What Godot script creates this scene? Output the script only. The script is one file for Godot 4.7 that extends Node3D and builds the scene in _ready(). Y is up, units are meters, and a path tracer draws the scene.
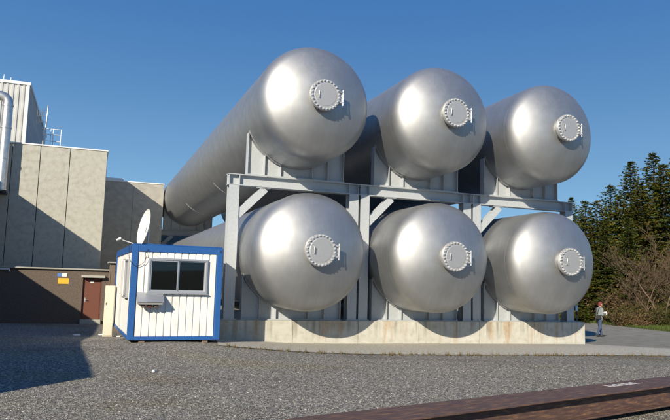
extends Node3D
# Six silver storage tanks on a steel rack, site office, plant buildings, gravel yard.

const TH := 0.36042207            # the works grid is turned this much to the camera
const EYE := 1.75
const SUN_RACK := Vector3(0.935, -0.615, -1.0)   # travel of sunlight in the works grid (x right, y up, z to the front)

var M := {}
var used := {}

# ------------------------------------------------------------------ helpers
class MB:
	var v := PackedVector3Array()
	var n := PackedVector3Array()
	var c := PackedColorArray()
	var t := PackedVector2Array()
	var col := Color(1, 1, 1)
	func tri(a: Vector3, b: Vector3, d: Vector3) -> void:
		var nn := (b - a).cross(d - a).normalized()
		v.append(a); v.append(d); v.append(b)
		for i in 3:
			n.append(nn); c.append(col); t.append(Vector2.ZERO)
	func quad(a: Vector3, b: Vector3, d: Vector3, e: Vector3) -> void:
		tri(a, b, d); tri(a, d, e)
	func quad_uv(a: Vector3, b: Vector3, d: Vector3, e: Vector3, ua: Vector2, ub: Vector2, ud: Vector2, ue: Vector2) -> void:
		var nn := (b - a).cross(d - a).normalized()
		for q in [[a, ua], [d, ud], [b, ub], [a, ua], [e, ue], [d, ud]]:
			v.append(q[0]); n.append(nn); c.append(col); t.append(q[1])
	func stri(a: Vector3, b: Vector3, d: Vector3, na: Vector3, nb: Vector3, nd: Vector3) -> void:
		v.append(a); v.append(d); v.append(b)
		n.append(na); n.append(nd); n.append(nb)
		for i in 3:
			c.append(col); t.append(Vector2.ZERO)
	func box(at: Vector3, size: Vector3, b := Basis.IDENTITY, ch := 0.0) -> void:
		var h := size * 0.5
		if ch <= 0.0:
			var p := []
			for i in 8:
				p.append(at + b * Vector3(h.x * (1 if i & 1 else -1), h.y * (1 if i & 2 else -1), h.z * (1 if i & 4 else -1)))
			quad(p[4], p[5], p[7], p[6]); quad(p[1], p[0], p[2], p[3])
			quad(p[5], p[1], p[3], p[7]); quad(p[0], p[4], p[6], p[2])
			quad(p[6], p[7], p[3], p[2]); quad(p[0], p[1], p[5], p[4])
			return
		# chamfered: three families of faces, their bevels and corners
		for ax in 3:
			var i1 := (ax + 1) % 3
			var i2 := (ax + 2) % 3
			for s in [-1.0, 1.0]:
				var q := []
				for k in [[-1, -1], [1, -1], [1, 1], [-1, 1]]:
					var w := Vector3.ZERO
					w[ax] = s * h[ax]; w[i1] = k[0] * (h[i1] - ch); w[i2] = k[1] * (h[i2] - ch)
					q.append(at + b * w)
				if s > 0: quad(q[0], q[1], q[2], q[3])
				else: quad(q[3], q[2], q[1], q[0])
			for s1 in [-1.0, 1.0]:
				for s2 in [-1.0, 1.0]:
					var e0 := Vector3.ZERO
					var e1 := Vector3.ZERO
					e0[i1] = s1 * h[i1]; e0[i2] = s2 * (h[i2] - ch)
					e1[i1] = s1 * (h[i1] - ch); e1[i2] = s2 * h[i2]
					var l := Vector3.ZERO
					l[ax] = h[ax] - ch
					if s1 * s2 > 0: quad(at + b * (e0 + l), at + b * (e0 - l), at + b * (e1 - l), at + b * (e1 + l))
					else: quad(at + b * (e0 - l), at + b * (e0 + l), at + b * (e1 + l), at + b * (e1 - l))
		for sx in [-1.0, 1.0]:
			for sy in [-1.0, 1.0]:
				for sz in [-1.0, 1.0]:
					var a := at + b * Vector3(sx * h.x, sy * (h.y - ch), sz * (h.z - ch))
					var d := at + b * Vector3(sx * (h.x - ch), sy * h.y, sz * (h.z - ch))
					var e := at + b * Vector3(sx * (h.x - ch), sy * (h.y - ch), sz * h.z)
					if sx * sy * sz > 0: tri(a, d, e)
					else: tri(a, e, d)
	# straight bar of any convex or concave section; section in (x, y), CCW, run along from p to q
	func bar(p: Vector3, q: Vector3, sec: PackedVector2Array, up := Vector3.UP) -> void:
		var z := (q - p).normalized()
		var x := up.cross(z).normalized()
		var y := z.cross(x)
		var m := sec.size()
		for i in m:
			var a: Vector2 = sec[i]
			var b: Vector2 = sec[(i + 1) % m]
			quad(p + x * a.x + y * a.y, p + x * b.x + y * b.y, q + x * b.x + y * b.y, q + x * a.x + y * a.y)
		var ix := Geometry2D.triangulate_polygon(sec)
		for k in range(0, ix.size(), 3):
			var t0: Vector2 = sec[ix[k]]
			var t1: Vector2 = sec[ix[k + 1]]
			var t2: Vector2 = sec[ix[k + 2]]
			if (t1 - t0).cross(t2 - t0) < 0:
				var tt := t1
				t1 = t2; t2 = tt
			tri(q + x * t0.x + y * t0.y, q + x * t1.x + y * t1.y, q + x * t2.x + y * t2.y)
			tri(p + x * t0.x + y * t0.y, p + x * t2.x + y * t2.y, p + x * t1.x + y * t1.y)
	# flat polygon (x, y) given CCW, extruded from z0 to z1
	func slab(poly: PackedVector2Array, z0: float, z1: float) -> void:
		bar(Vector3(0, 0, z0), Vector3(0, 0, z1), poly)
	func tube(path: PackedVector3Array, rad: PackedFloat32Array, sides := 8, caps := true) -> void:
		var m := path.size()
		var fx := Vector3.ZERO
		var rings := []
		for i in m:
			var dir := (path[mini(i + 1, m - 1)] - path[maxi(i - 1, 0)]).normalized()
			if fx == Vector3.ZERO:
				fx = dir.cross(Vector3.UP if absf(dir.y) < 0.9 else Vector3.RIGHT).normalized()
			fx = (fx - dir * fx.dot(dir)).normalized()
			var fy := dir.cross(fx)
			var ring := []
			for k in sides:
				var an := TAU * k / sides
				ring.append(fx * cos(an) + fy * sin(an))
			rings.append(ring)
		for i in m - 1:
			for k in sides:
				var k2 := (k + 1) % sides
				var na: Vector3 = rings[i][k]
				var nb: Vector3 = rings[i][k2]
				var nc: Vector3 = rings[i + 1][k2]
				var nd: Vector3 = rings[i + 1][k]
				var a := path[i] + na * rad[i]
				var b := path[i] + nb * rad[i]
				var e := path[i + 1] + nc * rad[i + 1]
				var f := path[i + 1] + nd * rad[i + 1]
				stri(a, b, e, na, nb, nc); stri(a, e, f, na, nc, nd)
		if caps:
			for k in sides:
				var k2 := (k + 1) % sides
				tri(path[0], path[0] + rings[0][k2] * rad[0], path[0] + rings[0][k] * rad[0])
				tri(path[m - 1], path[m - 1] + rings[m - 1][k] * rad[m - 1], path[m - 1] + rings[m - 1][k2] * rad[m - 1])
	# surface of revolution about z; profile of (radius, z) with smooth or sharp joints
	func lathe(prof: PackedVector2Array, sides: int, smooth := true, at := Vector3.ZERO, b := Basis.IDENTITY) -> void:
		var m := prof.size()
		var pn := []
		for i in m:
			var p0: Vector2 = prof[maxi(i - 1, 0)]
			var p1: Vector2 = prof[mini(i + 1, m - 1)]
			var dd := (p1 - p0).normalized()
			pn.append(Vector2(-dd.y, dd.x))
		for i in m - 1:
			var na: Vector2 = pn[i]
			var nb: Vector2 = pn[i + 1]
			if not smooth:
				var dd := (prof[i + 1] - prof[i]).normalized()
				na = Vector2(-dd.y, dd.x); nb = na
			for k in sides:
				var a0 := TAU * k / sides
				var a1 := TAU * (k + 1) / sides
				var c0 := Vector3(cos(a0), sin(a0), 0)
				var c1 := Vector3(cos(a1), sin(a1), 0)
				var z := Vector3(0, 0, 1)
				var A := at + b * (c0 * prof[i].x + z * prof[i].y)
				var B := at + b * (c1 * prof[i].x + z * prof[i].y)
				var C := at + b * (c1 * prof[i + 1].x + z * prof[i + 1].y)
				var D := at + b * (c0 * prof[i + 1].x + z * prof[i + 1].y)
				var nA := b * (c0 * na.x + z * na.y)
				var nB := b * (c1 * na.x + z * na.y)
				var nC := b * (c1 * nb.x + z * nb.y)
				var nD := b * (c0 * nb.x + z * nb.y)
				if prof[i].x > 0.0001: stri(A, D, B, nA, nD, nB)
				if prof[i + 1].x > 0.0001: stri(B, D, C, nB, nD, nC)
	func mesh() -> ArrayMesh:
		var arr := []
		arr.resize(Mesh.ARRAY_MAX)
		arr[Mesh.ARRAY_VERTEX] = v
		arr[Mesh.ARRAY_NORMAL] = n
		arr[Mesh.ARRAY_COLOR] = c
		arr[Mesh.ARRAY_TEX_UV] = t
		var am := ArrayMesh.new()
		am.add_surface_from_arrays(Mesh.PRIMITIVE_TRIANGLES, arr)
		return am

func numbered(called: String) -> String:
	used[called] = used.get(called, -1) + 1
	return called if used[called] == 0 else "%s_%03d" % [called, used[called]]

func obj(called: String, what, m: Material, parent: Node = self, at := Vector3.ZERO) -> MeshInstance3D:
	var o := MeshInstance3D.new()
	o.mesh = what.mesh() if what is MB else what
	o.material_override = m
	o.position = at
	if parent == self:
		o.name = numbered(called)
		add_child(o)
	else:
		o.name = called
		parent.add_child(o, true)
	return o

func tag(o: Node, label: String, category: String, group := "") -> Node:
	o.set_meta("label", label)
	o.set_meta("category", category)
	if group != "": o.set_meta("group", group)
	return o

func thing(called: String, label: String, category: String, at := Vector3.ZERO, turn := 0.0, group := "") -> Node3D:
	var o := Node3D.new()
	o.name = numbered(called)
	add_child(o)
	o.position = at
	o.rotation.y = turn
	tag(o, label, category, group)
	return o

func struct(o: Node) -> Node:
	o.set_meta("kind", "structure")
	return o

func stuff(o: Node) -> Node:
	o.set_meta("kind", "stuff")
	return o

func works(u: float, y: float, w: float) -> Vector3:   # works grid (right, up, away) to the world
	return Vector3(u * cos(TH) - w * sin(TH), y, -u * sin(TH) - w * cos(TH))

func lin(r: float, g: float, b: float) -> Color:
	return Color(r, g, b).linear_to_srgb()

func mat(base: Color, rough := 0.8, metal := 0.0) -> StandardMaterial3D:
	var m := StandardMaterial3D.new()
	m.albedo_color = base.linear_to_srgb()
	m.roughness = rough
	m.metallic = metal
	return m

func noise_image(sd: int, type: int, freq: float, size: int, oct := 4, cell := -1) -> Image:
	var f := FastNoiseLite.new()
	f.seed = sd
	f.noise_type = type
	f.frequency = freq
	f.fractal_octaves = oct
	f.fractal_type = FastNoiseLite.FRACTAL_FBM if oct > 1 else FastNoiseLite.FRACTAL_NONE
	if cell >= 0: f.cellular_return_type = cell
	var im := f.get_seamless_image(size, size)
	im.convert(Image.FORMAT_L8)
	return im

func ramp_lut(stops: Array) -> PackedByteArray:
	var lut := PackedByteArray()
	for i in 256:
		var x := i / 255.0
		var cc: Color = stops[0][1]
		for k in stops.size() - 1:
			if x >= stops[k][0]:
				var s: float = clampf((x - stops[k][0]) / maxf(0.0001, stops[k + 1][0] - stops[k][0]), 0, 1)
				cc = (stops[k][1] as Color).lerp(stops[k + 1][1], s)
		cc = cc.linear_to_srgb()
		lut.append(int(clampf(cc.r, 0, 1) * 255)); lut.append(int(clampf(cc.g, 0, 1) * 255)); lut.append(int(clampf(cc.b, 0, 1) * 255))
	return lut

# colour a grey image with a ramp; a second one multiplies it (fine and coarse patterns layered)
func colour_tex(im: Image, stops: Array, over: Image = null, amount := 0.0) -> ImageTexture:
	var lut := ramp_lut(stops)
	var src := im.get_data()
	var ov := over.get_data() if over else PackedByteArray()
	var out := PackedByteArray()
	out.resize(src.size() * 3)
	for i in src.size():
		var k := src[i] * 3
		if over:
			var f := 1.0 + amount * (ov[i] / 127.5 - 1.0)
			out[i * 3] = clampi(int(lut[k] * f), 0, 255)
			out[i * 3 + 1] = clampi(int(lut[k + 1] * f), 0, 255)
			out[i * 3 + 2] = clampi(int(lut[k + 2] * f), 0, 255)
		else:
			out[i * 3] = lut[k]; out[i * 3 + 1] = lut[k + 1]; out[i * 3 + 2] = lut[k + 2]
	var r := Image.create_from_data(im.get_width(), im.get_height(), false, Image.FORMAT_RGB8, out)
	r.generate_mipmaps()
	return ImageTexture.create_from_image(r)

func normal_tex(im: Image, strength: float) -> ImageTexture:
	var r: Image = im.duplicate()
	r.convert(Image.FORMAT_RGBA8)
	r.bump_map_to_normal_map(strength)
	r.generate_mipmaps()
	return ImageTexture.create_from_image(r)

func grey_tex(im: Image) -> ImageTexture:
	return ImageTexture.create_from_image(im)

func tri_mat(alb: Texture2D, metres: float, rough: float, metal := 0.0, nrm: Texture2D = null, nscale := 1.0, world := false) -> StandardMaterial3D:
	var m := StandardMaterial3D.new()
	m.albedo_texture = alb
	m.roughness = rough
	m.metallic = metal
	m.uv1_triplanar = true
	m.uv1_world_triplanar = world
	m.uv1_scale = Vector3.ONE / metres
	if nrm:
		m.normal_enabled = true
		m.normal_texture = nrm
		m.normal_scale = nscale
	return m

# ------------------------------------------------------------------ ground
func sstep(a: float, b: float, x: float) -> float:
	var s := clampf((x - a) / (b - a), 0, 1)
	return s * s * (3 - 2 * s)

func verge_q(x: float, z: float) -> float:       # metres past the grass edge
	var q1 := (x - 20.2) * 0.98 + (z + 42.0) * -0.2
	var q2 := -z - 49.5
	return maxf(q1, q2) if x > 10.0 else -1.0

func g(x: float, z: float) -> float:
	var k := clampf((x + 5.0) / 13.0, 0, 1)
	var sl := lerpf(0.025, 0.042, k)
	var st := lerpf(19.0, 20.8, k)
	var y := -sl * clampf(-z - st, 0.0, 14.0)
	y += 0.275 * exp(-((x + 4.3) * (x + 4.3) / 8.0 + (z + 16.6) * (z + 16.6) / 7.0))
	var q := verge_q(x, z)
	if q > 0: y += 0.05 * q + 2.2 * sstep(3.0, 10.0, q)
	return y

func bump(x: float, z: float) -> float:          # ruts and unevenness of the loose gravel, only downwards
	return -0.012 * (0.5 + 0.5 * sin(x * 1.7 + sin(z * 0.9) * 1.5)) * (0.5 + 0.5 * sin(z * 2.3 + x * 0.4))

func sheet(poly: PackedVector2Array, lift: float, cell: float) -> MB:   # poly in world (x, z)
	var mb := MB.new()
	var lo := poly[0]
	var hi := poly[0]
	for p in poly:
		lo = lo.min(p); hi = hi.max(p)
	for i in range(floori(lo.x / cell), ceili(hi.x / cell)):
		for j in range(floori(lo.y / cell), ceili(hi.y / cell)):
			var x0 := i * cell
			var z0 := j * cell
			var sq := PackedVector2Array([Vector2(x0, z0), Vector2(x0 + cell, z0), Vector2(x0 + cell, z0 + cell), Vector2(x0, z0 + cell)])
			for pc in Geometry2D.intersect_polygons(sq, poly):
				var ix := Geometry2D.triangulate_polygon(pc)
				for k in range(0, ix.size(), 3):
					var q := []
					for m in 3:
						var s: Vector2 = pc[ix[k + m]]
						q.append(Vector3(s.x, g(s.x, s.y) + lift, s.y))
					if (q[1] - q[0]).cross(q[2] - q[0]).y > 0: mb.tri(q[0], q[1], q[2])
					else: mb.tri(q[0], q[2], q[1])
	return mb

func axis_steps(lo: float, hi: float, a: float, b: float, fine: float) -> PackedFloat32Array:
	var r := PackedFloat32Array()
	var s := 8.0
	var x := a
	var left := []
	while x > lo:
		s *= 1.5; x -= s; left.push_front(maxf(x, lo))
	for q in left: r.append(q)
	x = a
	while x < b:
		r.append(x); x += fine
	r.append(b)
	s = 8.0; x = b
	while x < hi:
		s *= 1.5; x += s; r.append(minf(x, hi))
	return r

# ------------------------------------------------------------------ materials
func make_materials() -> void:
	var S := FastNoiseLite.TYPE_SIMPLEX_SMOOTH
	var C := FastNoiseLite.TYPE_CELLULAR
	var fine := noise_image(3, S, 0.06, 512, 5)
	var coarse := noise_image(4, S, 0.012, 512, 4)
	var grain := noise_image(5, S, 0.25, 512, 3)
	# gravel
	var cells := noise_image(11, C, 0.085, 1024, 1, FastNoiseLite.RETURN_CELL_VALUE)
	var celld := noise_image(11, C, 0.085, 1024, 1, FastNoiseLite.RETURN_DISTANCE)
	celld.adjust_bcs(1, 1, 1)
	var gr := [[0.0, Color(0.115, 0.108, 0.095)], [0.45, Color(0.208, 0.197, 0.177)], [0.85, Color(0.31, 0.296, 0.268)], [1.0, Color(0.52, 0.50, 0.46)]]
	var gm := tri_mat(colour_tex(cells, gr, noise_image(12, S, 0.02, 1024, 5), 0.35), 1.9, 0.95, 0.0, normal_tex(celld, 9.0), 1.0, true)
	gm.vertex_color_use_as_albedo = true
	gm.metallic_specular = 0.15
	M.gravel = gm
	M.stone = mat(Color(0.285, 0.272, 0.248), 0.9)
	M.stone.vertex_color_use_as_albedo = true
	M.asphalt = tri_mat(colour_tex(grain, [[0.2, Color(0.225, 0.214, 0.185)], [0.8, Color(0.305, 0.292, 0.256)]], coarse, 0.12), 5.7, 0.9, 0.0, normal_tex(grain, 2.0), 1.0, true)
	M.asphalt.metallic_specular = 0.15
	M.pad = tri_mat(colour_tex(fine, [[0.15, Color(0.29, 0.27, 0.225)], [0.5, Color(0.41, 0.39, 0.335)], [0.9, Color(0.48, 0.46, 0.41)]], grain, 0.22), 3.1, 0.92, 0.0, normal_tex(grain, 1.0), 1.0, true)
	M.grass_soil = tri_mat(colour_tex(fine, [[0.2, Color(0.055, 0.075, 0.022)], [0.55, Color(0.10, 0.125, 0.04)], [0.9, Color(0.17, 0.17, 0.075)]], grain, 0.4), 1.7, 1.0, 0.0, null, 1.0, true)
	M.bank = tri_mat(colour_tex(fine, [[0.2, Color(0.05, 0.045, 0.022)], [0.5, Color(0.115, 0.085, 0.045)], [0.9, Color(0.20, 0.15, 0.085)]], grain, 0.4), 2.1, 1.0, 0.0, null, 1.0, true)
	# concrete of the plant
	var stain := noise_image(21, S, 0.02, 512, 5)
	M.concrete = tri_mat(colour_tex(stain, [[0.15, Color(0.345, 0.335, 0.285)], [0.45, Color(0.405, 0.40, 0.345)], [0.8, Color(0.445, 0.435, 0.385)]], grain, 0.12), 3.6, 0.9, 0.0, normal_tex(fine, 0.8), 1.0, true)
	M.concrete_grey = tri_mat(colour_tex(stain, [[0.2, Color(0.31, 0.30, 0.27)], [0.8, Color(0.40, 0.39, 0.345)]], grain, 0.1), 4.4, 0.9, 0.0, null, 1.0, true)
	M.render_brown = tri_mat(colour_tex(fine, [[0.2, Color(0.105, 0.082, 0.066)], [0.8, Color(0.15, 0.122, 0.10)]], grain, 0.2), 2.2, 0.95, 0.0, normal_tex(grain, 1.5), 1.0, true)
	M.coping = mat(Color(0.72, 0.73, 0.73), 0.5)
	M.joint = mat(Color(0.05, 0.048, 0.045), 0.95)
	M.cladding = tri_mat(colour_tex(coarse, [[0.2, Color(0.46, 0.47, 0.46)], [0.8, Color(0.54, 0.545, 0.53)]]), 5.0, 0.55)
	M.galv = tri_mat(colour_tex(noise_image(31, C, 0.03, 512, 1, FastNoiseLite.RETURN_CELL_VALUE), [[0.0, Color(0.47, 0.48, 0.49)], [1.0, Color(0.62, 0.62, 0.62)]]), 1.2, 0.38, 0.85)
	# tank paint: aluminium paint, sprayed in upright passes
	var streak := Image.create(512, 512, false, Image.FORMAT_L8)
	var sn := FastNoiseLite.new()
	sn.seed = 41; sn.frequency = 0.02; sn.fractal_octaves = 4
	for x in 512:
		var ax := TAU * x / 512.0
		for y in 512:
			var ay := TAU * y / 512.0
			var q := sn.get_noise_3d(cos(ax) * 190.0, sin(ax) * 190.0 + 40.0 * sin(ay), 40.0 * cos(ay))
			streak.set_pixel(x, y, Color.from_hsv(0, 0, clampf(0.5 + q * 0.9, 0, 1)))
	var tank := tri_mat(colour_tex(streak, [[0.1, Color(0.405, 0.415, 0.425)], [0.5, Color(0.425, 0.435, 0.445)], [0.9, Color(0.445, 0.455, 0.465)]], coarse, 0.05), 3.4, 0.40, 0.9)
	var rgh := colour_tex(streak, [[0.1, Color(0.262, 0.262, 0.262)], [0.9, Color(0.228, 0.228, 0.228)]], fine, 0.06)
	tank.roughness = 1.0
	tank.roughness_texture = rgh
	M.tank = tank
	M.cover = tri_mat(colour_tex(fine, [[0.2, Color(0.44, 0.445, 0.45)], [0.8, Color(0.47, 0.475, 0.48)]]), 2.3, 0.5, 0.55)
	M.nut = mat(Color(0.66, 0.66, 0.65), 0.4, 0.6)
	# grey primer of the rack
	M.steel = tri_mat(colour_tex(fine, [[0.15, Color(0.415, 0.44, 0.465)], [0.5, Color(0.445, 0.475, 0.50)], [0.85, Color(0.465, 0.495, 0.515)]], grain, 0.03), 2.7, 0.55, 0.1)
	# site office
	M.white = tri_mat(colour_tex(coarse, [[0.15, Color(0.70, 0.69, 0.66)], [0.5, Color(0.765, 0.765, 0.745)], [0.9, Color(0.80, 0.80, 0.785)]], grain, 0.02), 3.3, 0.5)
	M.blue = tri_mat(colour_tex(fine, [[0.1, Color(0.018, 0.088, 0.28)], [0.6, Color(0.021, 0.105, 0.33)], [0.9, Color(0.026, 0.12, 0.36)]], grain, 0.02), 1.6, 0.45)
	M.alu = mat(Color(0.56, 0.57, 0.58), 0.42, 0.7)
	M.dark = mat(Color(0.03, 0.03, 0.032), 0.8)
	M.room = mat(Color(0.10, 0.095, 0.085), 0.9)
	M.glass = StandardMaterial3D.new()
	M.glass.transparency = BaseMaterial3D.TRANSPARENCY_ALPHA
	M.glass.albedo_color = Color(0.06, 0.075, 0.075, 0.45)
	M.glass.roughness = 0.03
	M.grey_box = tri_mat(colour_tex(fine, [[0.2, Color(0.20, 0.205, 0.205)], [0.8, Color(0.30, 0.30, 0.295)]]), 0.8, 0.6)
	M.dish = mat(Color(0.74, 0.735, 0.70), 0.55)
	M.cable = mat(Color(0.012, 0.012, 0.014), 0.6)
	M.cream = tri_mat(colour_tex(fine, [[0.2, Color(0.58, 0.53, 0.42)], [0.8, Color(0.66, 0.62, 0.51)]]), 1.5, 0.6)
	M.door = tri_mat(colour_tex(fine, [[0.2, Color(0.125, 0.042, 0.026)], [0.8, Color(0.175, 0.062, 0.04)]], grain, 0.1), 1.4, 0.6)
	M.timber = tri_mat(colour_tex(fine, [[0.2, Color(0.13, 0.095, 0.07)], [0.8, Color(0.22, 0.17, 0.13)]], grain, 0.2), 0.9, 0.9)
	# rusty girders
	var rust := noise_image(51, S, 0.035, 512, 6)
	M.rust = tri_mat(colour_tex(rust, [[0.15, Color(0.085, 0.048, 0.042)], [0.45, Color(0.112, 0.066, 0.056)], [0.64, Color(0.15, 0.086, 0.060)], [0.88, Color(0.29, 0.165, 0.085)]], grain, 0.12), 1.3, 0.66, 0.1, normal_tex(grain, 0.6))
	M.rust.uv1_scale = Vector3(0.16, 1.1, 1.1)
	M.paint_mark = tri_mat(colour_tex(grain, [[0.2, Color(0.45, 0.42, 0.40)], [0.6, Color(0.70, 0.69, 0.68)]]), 0.2, 0.7)
	M.yellow = mat(Color(0.72, 0.44, 0.03), 0.5)
	M.sign_blue = mat(Color(0.10, 0.22, 0.50), 0.5)
	M.sign_white = mat(Color(0.75, 0.75, 0.74), 0.5)
	# growth
	M.bark = tri_mat(colour_tex(fine, [[0.2, Color(0.05, 0.038, 0.028)], [0.8, Color(0.115, 0.088, 0.066)]], grain, 0.3), 0.7, 0.95)
	M.twig = tri_mat(colour_tex(fine, [[0.2, Color(0.10, 0.068, 0.045)], [0.8, Color(0.19, 0.135, 0.092)]], grain, 0.2), 0.8, 0.95)
	var lf := mat(Color(1, 1, 1), 0.75)
	lf.vertex_color_use_as_albedo = true
	lf.backlight_enabled = true
	lf.backlight = Color(0.03, 0.04, 0.01)
	lf.cull_mode = BaseMaterial3D.CULL_DISABLED
	lf.metallic_specular = 0.12
	M.leaf = lf
	# clothes
	M.skin = mat(Color(0.48, 0.28, 0.20), 0.6)
	M.jacket = tri_mat(colour_tex(grain, [[0.2, Color(0.17, 0.20, 0.20)], [0.8, Color(0.24, 0.27, 0.27)]]), 0.3, 0.9)
	M.jeans = tri_mat(colour_tex(grain, [[0.2, Color(0.035, 0.055, 0.11)], [0.8, Color(0.06, 0.09, 0.16)]]), 0.3, 0.9)
	M.red_cap = mat(Color(0.17, 0.036, 0.025), 0.85)
	M.shoe = mat(Color(0.03, 0.028, 0.026), 0.7)
	M.paper = mat(Color(0.78, 0.78, 0.76), 0.8)

func plinth_face_material(w: float, h: float) -> StandardMaterial3D:
	# cast concrete with formwork lines of its own colour, rust runs below the steel and dirt splashes
	var W := 1536
	var H := 96
	var im := Image.create(W, H, false, Image.FORMAT_RGB8)
	var a := FastNoiseLite.new()
	a.seed = 61; a.frequency = 0.012; a.fractal_octaves = 5
	var b := FastNoiseLite.new()
	b.seed = 62; b.frequency = 0.05; b.fractal_octaves = 4
	var runs := FastNoiseLite.new()
	runs.seed = 63; runs.frequency = 0.016; runs.fractal_octaves = 4
	for x in W:
		var run_s := clampf(runs.get_noise_1d(x) * 2.8 - 0.12, 0, 1)
		var run_len := 0.35 + 0.65 * clampf(runs.get_noise_1d(x * 1.7 + 900) * 1.5 + 0.5, 0, 1)
		var dirt_s := clampf(runs.get_noise_1d(x * 2.1 + 4000) * 2.2 - 0.1, 0, 1)
		for y in H:
			var v := float(y) / H
			var c := Color(0.48, 0.47, 0.41)
			c = c.lerp(Color(0.56, 0.55, 0.50), clampf(a.get_noise_2d(x, y * 2) + 0.4, 0, 1))
			c = c.lerp(Color(0.36, 0.34, 0.28), clampf(b.get_noise_2d(x * 0.6, y * 0.5) * 1.0 - 0.08, 0, 0.6))
			var rr := run_s * (1.0 - sstep(run_len - 0.25, run_len + 0.1, v)) * (0.6 + 0.4 * b.get_noise_2d(x * 3, y))
			c = c.lerp(Color(0.40, 0.22, 0.07), clampf(rr * 0.75, 0, 0.8))
			var dd := dirt_s * (1.0 - sstep(0.1, 0.75, v + 0.25 * b.get_noise_2d(x * 2.0, 300)))
			c = c.lerp(Color(0.20, 0.175, 0.12), clampf(dd * 0.6, 0, 0.6))
			im.set_pixel(x, y, c.linear_to_srgb())
	im.generate_mipmaps()
	var m := StandardMaterial3D.new()
	m.albedo_texture = ImageTexture.create_from_image(im)
	m.roughness = 0.92
	return m

# ------------------------------------------------------------------ tanks
const R := 1.63
const AX := 1.94          # axis above the saddle feet
const FRONT_TAN := 1.0684752
const SAD := [2.51, 10.0, 17.7, 25.3]

func head_profile(front: bool) -> PackedVector2Array:
	# dished end: shallow crown and a rounded knuckle
	var p := PackedVector2Array()
	var rc := 2.62
	var rk := 0.54
	var xk := R - rk
	var phi := asin(xk / (rc - rk))               # where crown meets knuckle
	var depth := rc - (rc - rk) * cos(phi)
	var z_tan := -0.22 - depth if front else -27.5
	for i in 25:
		var s := phi * i / 24.0
		p.append(Vector2(rc * sin(s), depth - rc + rc * cos(s)))
	for i in range(1, 19):
		var s := lerpf(phi, PI / 2, i / 18.0)
		p.append(Vector2(xk + rk * sin(s), rk * cos(s)))
	for i in p.size():
		p[i] = Vector2(p[i].x, z_tan + (p[i].y if front else -p[i].y))
	if not front: p.reverse()
	return p

func saddle_mesh_parts(full: bool) -> Dictionary:
	var half := 1.50 if full else 1.17
	var rw := R + 0.018
	var d := {}
	var base := MB.new()
	base.box(Vector3(0, 0.015, 0), Vector3(half * 2 + 0.06, 0.03, 0.30), Basis.IDENTITY, 0.004)
	d.base = base.mesh()
	var web := PackedVector2Array([Vector2(-half, 0.03), Vector2(half, 0.03)])
	var a0 := acos(half / rw)
	for i in 33:
		var an := -a0 - (PI - 2 * a0) * i / 32.0
		web.append(Vector2(cos(an) * (rw + 0.002), AX + sin(an) * (rw + 0.002)))
	var wm := MB.new()
	wm.slab(web, -0.012, 0.012)
	d.web = wm.mesh()
	d.ribs = []
	var xs := [-half, -half * 0.66, -half * 0.33, half * 0.33, half * 0.66, half]
	for x in xs:
		for s in [-1, 1]:
			var xx: float = x
			var top := AX - sqrt(maxf(rw * rw - xx * xx, 0.0)) - 0.004
			if absf(xx) > half - 0.01: top = AX - sqrt(maxf(rw * rw - xx * xx, 0)) + 0.0
			var rb := MB.new()
			rb.box(Vector3(xx, (0.03 + top) / 2, s * (0.0135 + 0.0575)), Vector3(0.022, top - 0.03, 0.115), Basis.IDENTITY, 0.003)
			d.ribs.append(rb.mesh())
	var wr := MB.new()
	var n := 40
	for i in n:
		var t0 := -a0 + 0.03 - (PI - 2 * a0 + 0.06) * i / n
		var t1 := -a0 + 0.03 - (PI - 2 * a0 + 0.06) * (i + 1) / n
		var o0 := Vector3(cos(t0), sin(t0), 0)
		var o1 := Vector3(cos(t1), sin(t1), 0)
		var ce := Vector3(0, AX, 0)
		var z := Vector3(0, 0, 0.17)
		var ri := R - 0.004
		var ro := R + 0.018
		wr.quad(ce + o0 * ro + z, ce + o0 * ro - z, ce + o1 * ro - z, ce + o1 * ro + z)
		wr.quad(ce + o0 * ri + z, ce + o0 * ro + z, ce + o1 * ro + z, ce + o1 * ri + z)
		wr.quad(ce + o0 * ro - z, ce + o0 * ri - z, ce + o1 * ri - z, ce + o1 * ro - z)
		if i == 0: wr.quad(ce + o0 * ri + z, ce + o0 * ri - z, ce + o0 * ro - z, ce + o0 * ro + z)
		if i == n - 1: wr.quad(ce + o1 * ro + z, ce + o1 * ro - z, ce + o1 * ri - z, ce + o1 * ri + z)
	d.wrap = wr.mesh()
	return d

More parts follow.
